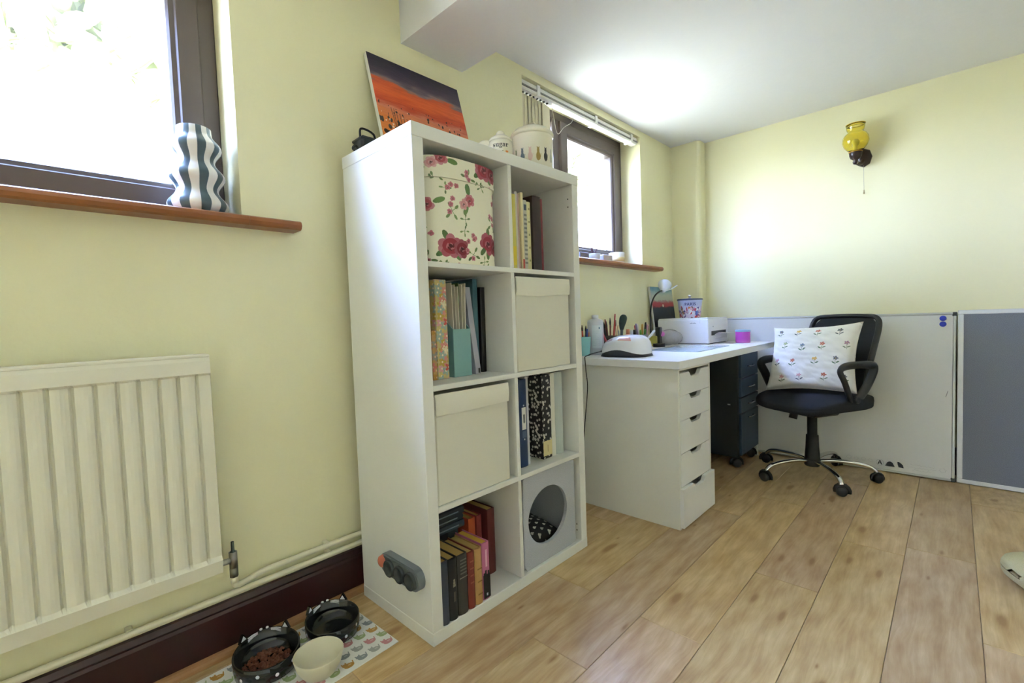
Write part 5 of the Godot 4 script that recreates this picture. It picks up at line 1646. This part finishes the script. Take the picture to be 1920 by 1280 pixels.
# ---------------------------------------------------------------- on the window sills
func sill_things() -> void:
	var sy = 1.2405
	# striped vase
	var im = canvas(720, 16, "efece6")
	for k in 9:
		im.fill_rect(Rect2i(k * 80 + 18, 0, 38, 16), Color("4d6066"))
	var prof = [Vector2(0, 0.0), Vector2(0.046, 0.0), Vector2(0.056, 0.008)]
	for k in 33:
		var t = k / 32.0
		var r = 0.052 + 0.013 * (1.0 - t) + 0.0105 * sin(t * TAU * 2.62 + 0.05)
		prof.append(Vector2(r, 0.012 + t * 0.210))
	prof.append_array([Vector2(0.042, 0.230), Vector2(0.041, 0.246), Vector2(0.038, 0.2475), Vector2(0.036, 0.244), Vector2(0.040, 0.226), Vector2(0.045, 0.10)])
	var v = thing("striped_vase", "wavy ceramic vase with grey and white vertical stripes on the sill", "vase", Vector3(-0.105, sy, 0.384), 0.35)
	part(lathed(prof, 54), "vase_body", texmat(im, 0.3), v)

	# bits on the desk window's sill
	var p = pot("plant_pot", "small pale pot with dark twigs on the desk window sill", Vector3(-0.115, sy, -1.628), 0.036, 0.042, 0.052, mat("cfd3d6", 0.5))
	for e in [[-0.052, 0.082, 0.02], [0.004, 0.104, -0.01], [0.038, 0.094, 0.01], [-0.02, 0.075, 0.0]]:
		part(tubed(curve([Vector3(0, 0.02, 0), Vector3(e[2] * 0.5, e[1] * 0.7, -e[0] * 0.4), Vector3(e[2], e[1], -e[0])]), 0.0032, 6), "twig", mat("5a3a3c", 0.8), p)
	solo(bx(Vector3(-0.035, 0, -0.05), Vector3(0.035, 0.052, 0.05), 0.003), "sill_box", mat("b6b4bc", 0.5), Vector3(-0.12, sy + 0.0003, -1.745), "grey-lilac box beside the twig pot on the sill", "box")
	solo(bx(Vector3(-0.03, 0, -0.045), Vector3(0.03, 0.053, 0.045), 0.003), "dark_frame", mat("6a6870", 0.5), Vector3(-0.135, sy + 0.0003, -1.525), "dark grey block on the sill next to the cube shelf", "block")
	var c = thing("candle_jar", "white candle jar on the desk window sill", "candle", Vector3(-0.115, sy, -1.895))
	part(lathed([Vector2(0, 0.0), Vector2(0.042, 0.0), Vector2(0.046, 0.004), Vector2(0.050, 0.078), Vector2(0.048, 0.079), Vector2(0.044, 0.066), Vector2(0, 0.064)], 30), "jar", mat("eceae4", 0.25), c)
	part(lathed([Vector2(0, 0.064), Vector2(0.0015, 0.064), Vector2(0.0015, 0.074), Vector2(0, 0.075)], 8), "wick", mat("3a3430", 0.9), c)
	part(lathed([Vector2(0.0478, 0.022), Vector2(0.0486, 0.022), Vector2(0.0494, 0.048), Vector2(0.0486, 0.048)], 30), "label", mat("d9cb9a", 0.7), c)

# ---------------------------------------------------------------- wall lamp
func wall_lamp() -> void:
	var dk = mat("2a1a14", 0.3)
	var w = thing("wall_lamp", "wall lamp with amber glass shade and dark wooden bracket on the far wall", "lamp", Vector3(1.035, 1.80, -2.60))
	var bp = nst(true)
	lathe(bp, [Vector2(0, 0), Vector2(0.038, 0.0), Vector2(0.040, 0.004), Vector2(0.036, 0.012), Vector2(0.028, 0.018), Vector2(0, 0.020)], 8, Transform3D(Basis(Vector3.RIGHT, PI / 2).scaled(Vector3(1, 1.35, 1)), Vector3(0.030, -0.015, -0.0795)))
	part(bp, "backplate", dk, w)
	part(tubed(curve([Vector3(0.028, -0.030, -0.068), Vector3(0.020, -0.050, -0.045), Vector3(0.008, -0.052, -0.02), Vector3(0.0, -0.036, 0.0), Vector3(0.0, -0.015, 0.0)]), 0.011, 10), "arm", dk, w)
	part(lathed([Vector2(0, -0.062), Vector2(0.010, -0.058), Vector2(0.014, -0.048), Vector2(0.010, -0.036), Vector2(0.024, -0.026), Vector2(0.030, -0.012), Vector2(0.032, 0.006), Vector2(0.030, 0.012), Vector2(0, 0.012)], 24), "cup", dk, w)
	part(lathed([Vector2(0.030, 0.006), Vector2(0.033, 0.007), Vector2(0.034, 0.012), Vector2(0.031, 0.014)], 24), "gallery", mat("b08a3c", 0.3, 1.0), w)
	part(lathed([Vector2(0, 0.012), Vector2(0.010, 0.012), Vector2(0.010, 0.040), Vector2(0.016, 0.052), Vector2(0.018, 0.066), Vector2(0.012, 0.080), Vector2(0, 0.084)], 16), "bulb", mat("e8e0c0", 0.3), w)
	var am = StandardMaterial3D.new()
	am.albedo_color = Color(0.99, 0.95, 0.60, 0.0)
	am.roughness = 0.03
	am.refraction_enabled = true
	am.refraction_scale = 0.045
	var outer = [Vector2(0.029, 0.014), Vector2(0.040, 0.022), Vector2(0.056, 0.042), Vector2(0.064, 0.066), Vector2(0.062, 0.090), Vector2(0.052, 0.108), Vector2(0.040, 0.118), Vector2(0.037, 0.124), Vector2(0.041, 0.132), Vector2(0.044, 0.146), Vector2(0.046, 0.162)]
	for k in range(outer.size() - 1, -1, -1): outer.append(outer[k] - Vector2(0.0026, 0))
	outer.append(outer[0])
	part(lathed(outer, 30), "shade", am, w, Vector3.ZERO, "amber glass shade")
	part(lathed([Vector2(0.0445, 0.1622), Vector2(0.047, 0.1622), Vector2(0.0475, 0.165), Vector2(0.0445, 0.165), Vector2(0.0445, 0.1622)], 30), "shade_rim", mat("d2b02e", 0.15), w)
	part(tubed([Vector3(0.030, -0.048, -0.066), Vector3(0.032, -0.20, -0.066)], 0.0008, 6), "pull_cord", mat("a8a590", 0.7), w)
	part(tubed([Vector3(0.032, -0.20, -0.066), Vector3(0.032, -0.222, -0.066)], [0.003, 0.005], 8), "cord_toggle", mat("b8a878", 0.5), w)

# ---------------------------------------------------------------- pet bowls and bed
func pet_corner() -> void:
	var mi = canvas(640, 420, "eeeee8")
	var cols = ["9fb07a", "8c9496", "c98a8a", "b98a3c", "a6a9a2"]
	for j in 7:
		for i in 11:
			var x = 32 + i * 58 + (14 if j % 2 else 0)
			var y = 32 + j * 58
			var c = Color(cols[(i * 3 + j * 2) % 5])
			blob(mi, x, y + 5, 20, 14, c)
			blob(mi, x - 12, y - 6, 11, 10, c)
			stroke(mi, Vector2(x - 19, y - 10), Vector2(x - 20, y - 18), 5, c)
			stroke(mi, Vector2(x - 6, y - 10), Vector2(x - 5, y - 18), 5, c)
			stroke(mi, Vector2(x + 18, y + 6), Vector2(x + 22, y - 12), 4, c)
			blob(mi, x + 4, y + 2, 7, 4, c.lightened(0.35))
	var ms = nst()
	rbox(ms, Vector3(0, 0.0015, 0), Vector3(0.285, 0.003, 0.45), 0.001)
	var mat_o = thing("feeding_mat", "white plastic feeding mat printed with small coloured cats", "mat", Vector3(0.158, 0.0, 0.282), deg_to_rad(2))
	part(ms, "mat_sheet", mat("eeeee8", 0.4), mat_o)
	var top = nst()
	face(top, [Vector3(-0.142, 0.0032, 0.224), Vector3(-0.142, 0.0032, -0.224), Vector3(0.142, 0.0032, -0.224), Vector3(0.142, 0.0032, 0.224)], Vector3.UP, [Vector2(0, 0), Vector2(1, 0), Vector2(1, 1), Vector2(0, 1)])
	part(top, "printed_top", texmat(mi, 0.35), mat_o)

	var black = mat("0e0f12", 0.12)
	var dab = mat("d9d9dc", 0.5)
	for e in [[Vector3(0.108, 0.0035, 0.344), 0.082, "black cat-faced bowl with brown kibble on the feeding mat", -0.25], [Vector3(0.112, 0.0035, 0.162), 0.076, "empty black cat-faced bowl nearest the cube shelf", -0.15]]:
		var r: float = e[1]
		var b = thing("cat_bowl", e[2], "bowl", e[0], e[3], "black cat-faced bowls")
		# bowl whose rim rises on the wall side
		var st = nst(true)
		var rim = func(a: float) -> float: return 0.048 + 0.014 * pow(0.5 - 0.5 * cos(a), 2.0)
		var prof = [[0.0, 0.0, 0], [0.86, 0.0, 0], [0.96, 0.10, 0], [1.0, 0.5, 0], [1.0, 0.97, 0], [0.975, 1.0, 0], [0.94, 0.97, 0], [0.90, 0.55, 0], [0.80, 0.25, 0], [0.60, 0.16, 0], [0.0, 0.15, 0]]
		for k in prof.size() - 1:
			sheet(st, 40, 1, func(u, v):
				var a: float = u * TAU
				var p = prof[k]
				var q = prof[k + 1]
				var rr: float = lerpf(p[0], q[0], v) * r
				return Vector3(cos(a) * rr, lerpf(p[1], q[1], v) * rim.call(a), sin(a) * rr), func(u, _v): return Vector3(cos(u * TAU), 0.2, sin(u * TAU)) if k < 5 else Vector3(-cos(u * TAU), 0.7, -sin(u * TAU)))
		part(st, "bowl_body", black, b)
		for s in [-1.0, 1.0]:
			var a: float = PI + s * 0.72
			var at = Vector3(cos(a) * r * 0.96, rim.call(a) - 0.004, sin(a) * r * 0.96)
			var ear = part(extruded(PackedVector2Array([Vector2(-0.013, 0), Vector2(0.013, 0), Vector2(0.002, 0.020), Vector2(-0.002, 0.020)]), 0.007, Transform3D(Basis(Vector3.UP, -a + PI / 2), at)), "ear", black, b)
			part(extruded(PackedVector2Array([Vector2(-0.008, 0.004), Vector2(0.008, 0.004), Vector2(0.0, 0.017)]), 0.0006, Transform3D(Basis(Vector3.UP, -a - PI / 2), at + Vector3(-cos(a), 0, -sin(a)) * 0.0005 )), "inner_ear", dab, ear)
			# whiskers on the inner rim
			for k in 3:
				var a0: float = PI + s * 0.22
				var a1: float = PI + s * 0.58
				var rr = r * 0.930
				part(tubed([Vector3(cos(a0) * rr, rim.call(a0) - 0.002 - k * 0.002, sin(a0) * rr), Vector3(cos((a0 + a1) / 2) * rr * 0.99, rim.call(a0) - 0.002 - k * 0.0035, sin((a0 + a1) / 2) * rr * 0.99), Vector3(cos(a1) * rr * 0.985, rim.call(a1) - 0.002 - k * 0.0048, sin(a1) * rr * 0.985)], 0.0014, 5), "whisker", dab, b)
			var ab: float = PI + s * 0.10
			part(lathed([Vector2(0, -0.0035), Vector2(0.004, -0.001), Vector2(0.004, 0.001), Vector2(0, 0.0035)], 10), "eye", dab, b, Vector3(cos(ab) * r * 0.97, rim.call(ab) + 0.001, sin(ab) * r * 0.97))
		# pale paw dabs round the outside
		for k in 8:
			var a: float = -1.3 + k * 0.55
			var h = 0.022 + 0.010 * (k % 2)
			var pd = nst(true)
			lathe(pd, [Vector2(0, 0.0005), Vector2(0.0042, 0.0003), Vector2(0.0048, 0.0)], 10, Transform3D(Basis(Vector3.UP, -a) * Basis(Vector3.BACK, -PI / 2), Vector3(cos(a), 0, sin(a)) * r * 1.0 + Vector3(0, h, 0)))
			part(pd, "paw_dab", dab, b)
		if r > 0.08:
			var kb = nst(true)
			lathe(kb, [Vector2(0.0042, -0.002), Vector2(0.0052, 0.0), Vector2(0.003, 0.0028), Vector2(0, 0.003)], 8)
			kb.generate_normals()
			var mm = MultiMesh.new()
			mm.transform_format = MultiMesh.TRANSFORM_3D
			mm.mesh = kb.commit()
			mm.instance_count = 260
			for i in 260:
				var a = rng.randf() * TAU
				var q = sqrt(rng.randf()) * r * 0.70
				mm.set_instance_transform(i, Transform3D(Basis.from_euler(Vector3(rng.randf() * 2, rng.randf() * 6, rng.randf() * 2)), e[0] + Vector3(cos(a) * q, 0.011 + rng.randf() * 0.008 * (1.0 - q / r), sin(a) * q)))
			var ki = MultiMeshInstance3D.new()
			ki.name = "kibble"
			ki.multimesh = mm
			ki.material_override = mat("6b3d28", 0.8)
			add_child(ki)
			tag(ki, "brown kibble in the black cat-faced bowl", "kibble", "", "stuff")
	var cb = thing("cream_bowl", "plain cream bowl standing in front of the black bowls", "bowl", Vector3(0.234, 0.0035, 0.258))
	part(lathed([Vector2(0, 0.0), Vector2(0.040, 0.0), Vector2(0.043, 0.003), Vector2(0.056, 0.025), Vector2(0.063, 0.052), Vector2(0.0615, 0.0545), Vector2(0.059, 0.052), Vector2(0.048, 0.026), Vector2(0.040, 0.011), Vector2(0, 0.009)], 40), "bowl_body", mat("d8d2b6", 0.35), cb)

	# corner of a cream fleece bed at the edge of the picture
	var fb = thing("fleece_bed", "cream fleece pet bed at the right edge of the floor", "pet bed", Vector3(1.90, 0.0, -1.46), deg_to_rad(28))
	var fs = nst(true)
	var wob = FastNoiseLite.new()
	wob.seed = 2
	wob.frequency = 9.0
	var bed = func(u: float, v: float, s: float) -> Vector3:
		var a = u * TAU
		var e = pow(pow(absf(cos(a)), 5.0) + pow(absf(sin(a)), 5.0), -0.2)
		var rr = pow(sin(v * PI * 0.5), 0.6)
		var p = Vector3(cos(a) * e * 0.30 * rr, 0.045 + s * 0.044 * pow(cos(v * PI * 0.5), 0.45), sin(a) * e * 0.22 * rr)
		return p + Vector3(1, s, 1) * 0.005 * wob.get_noise_3d(p.x, p.y, p.z) * (1.0 if s > 0 else 0.0)
	sheet(fs, 64, 14, func(u, v): return bed.call(u, v, 1.0), func(_u, _v): return Vector3.UP)
	sheet(fs, 64, 14, func(u, v): return bed.call(u, v, -1.0), func(_u, _v): return Vector3.DOWN)
	part(fs, "bed_cushion", felt("cfc596"), fb)
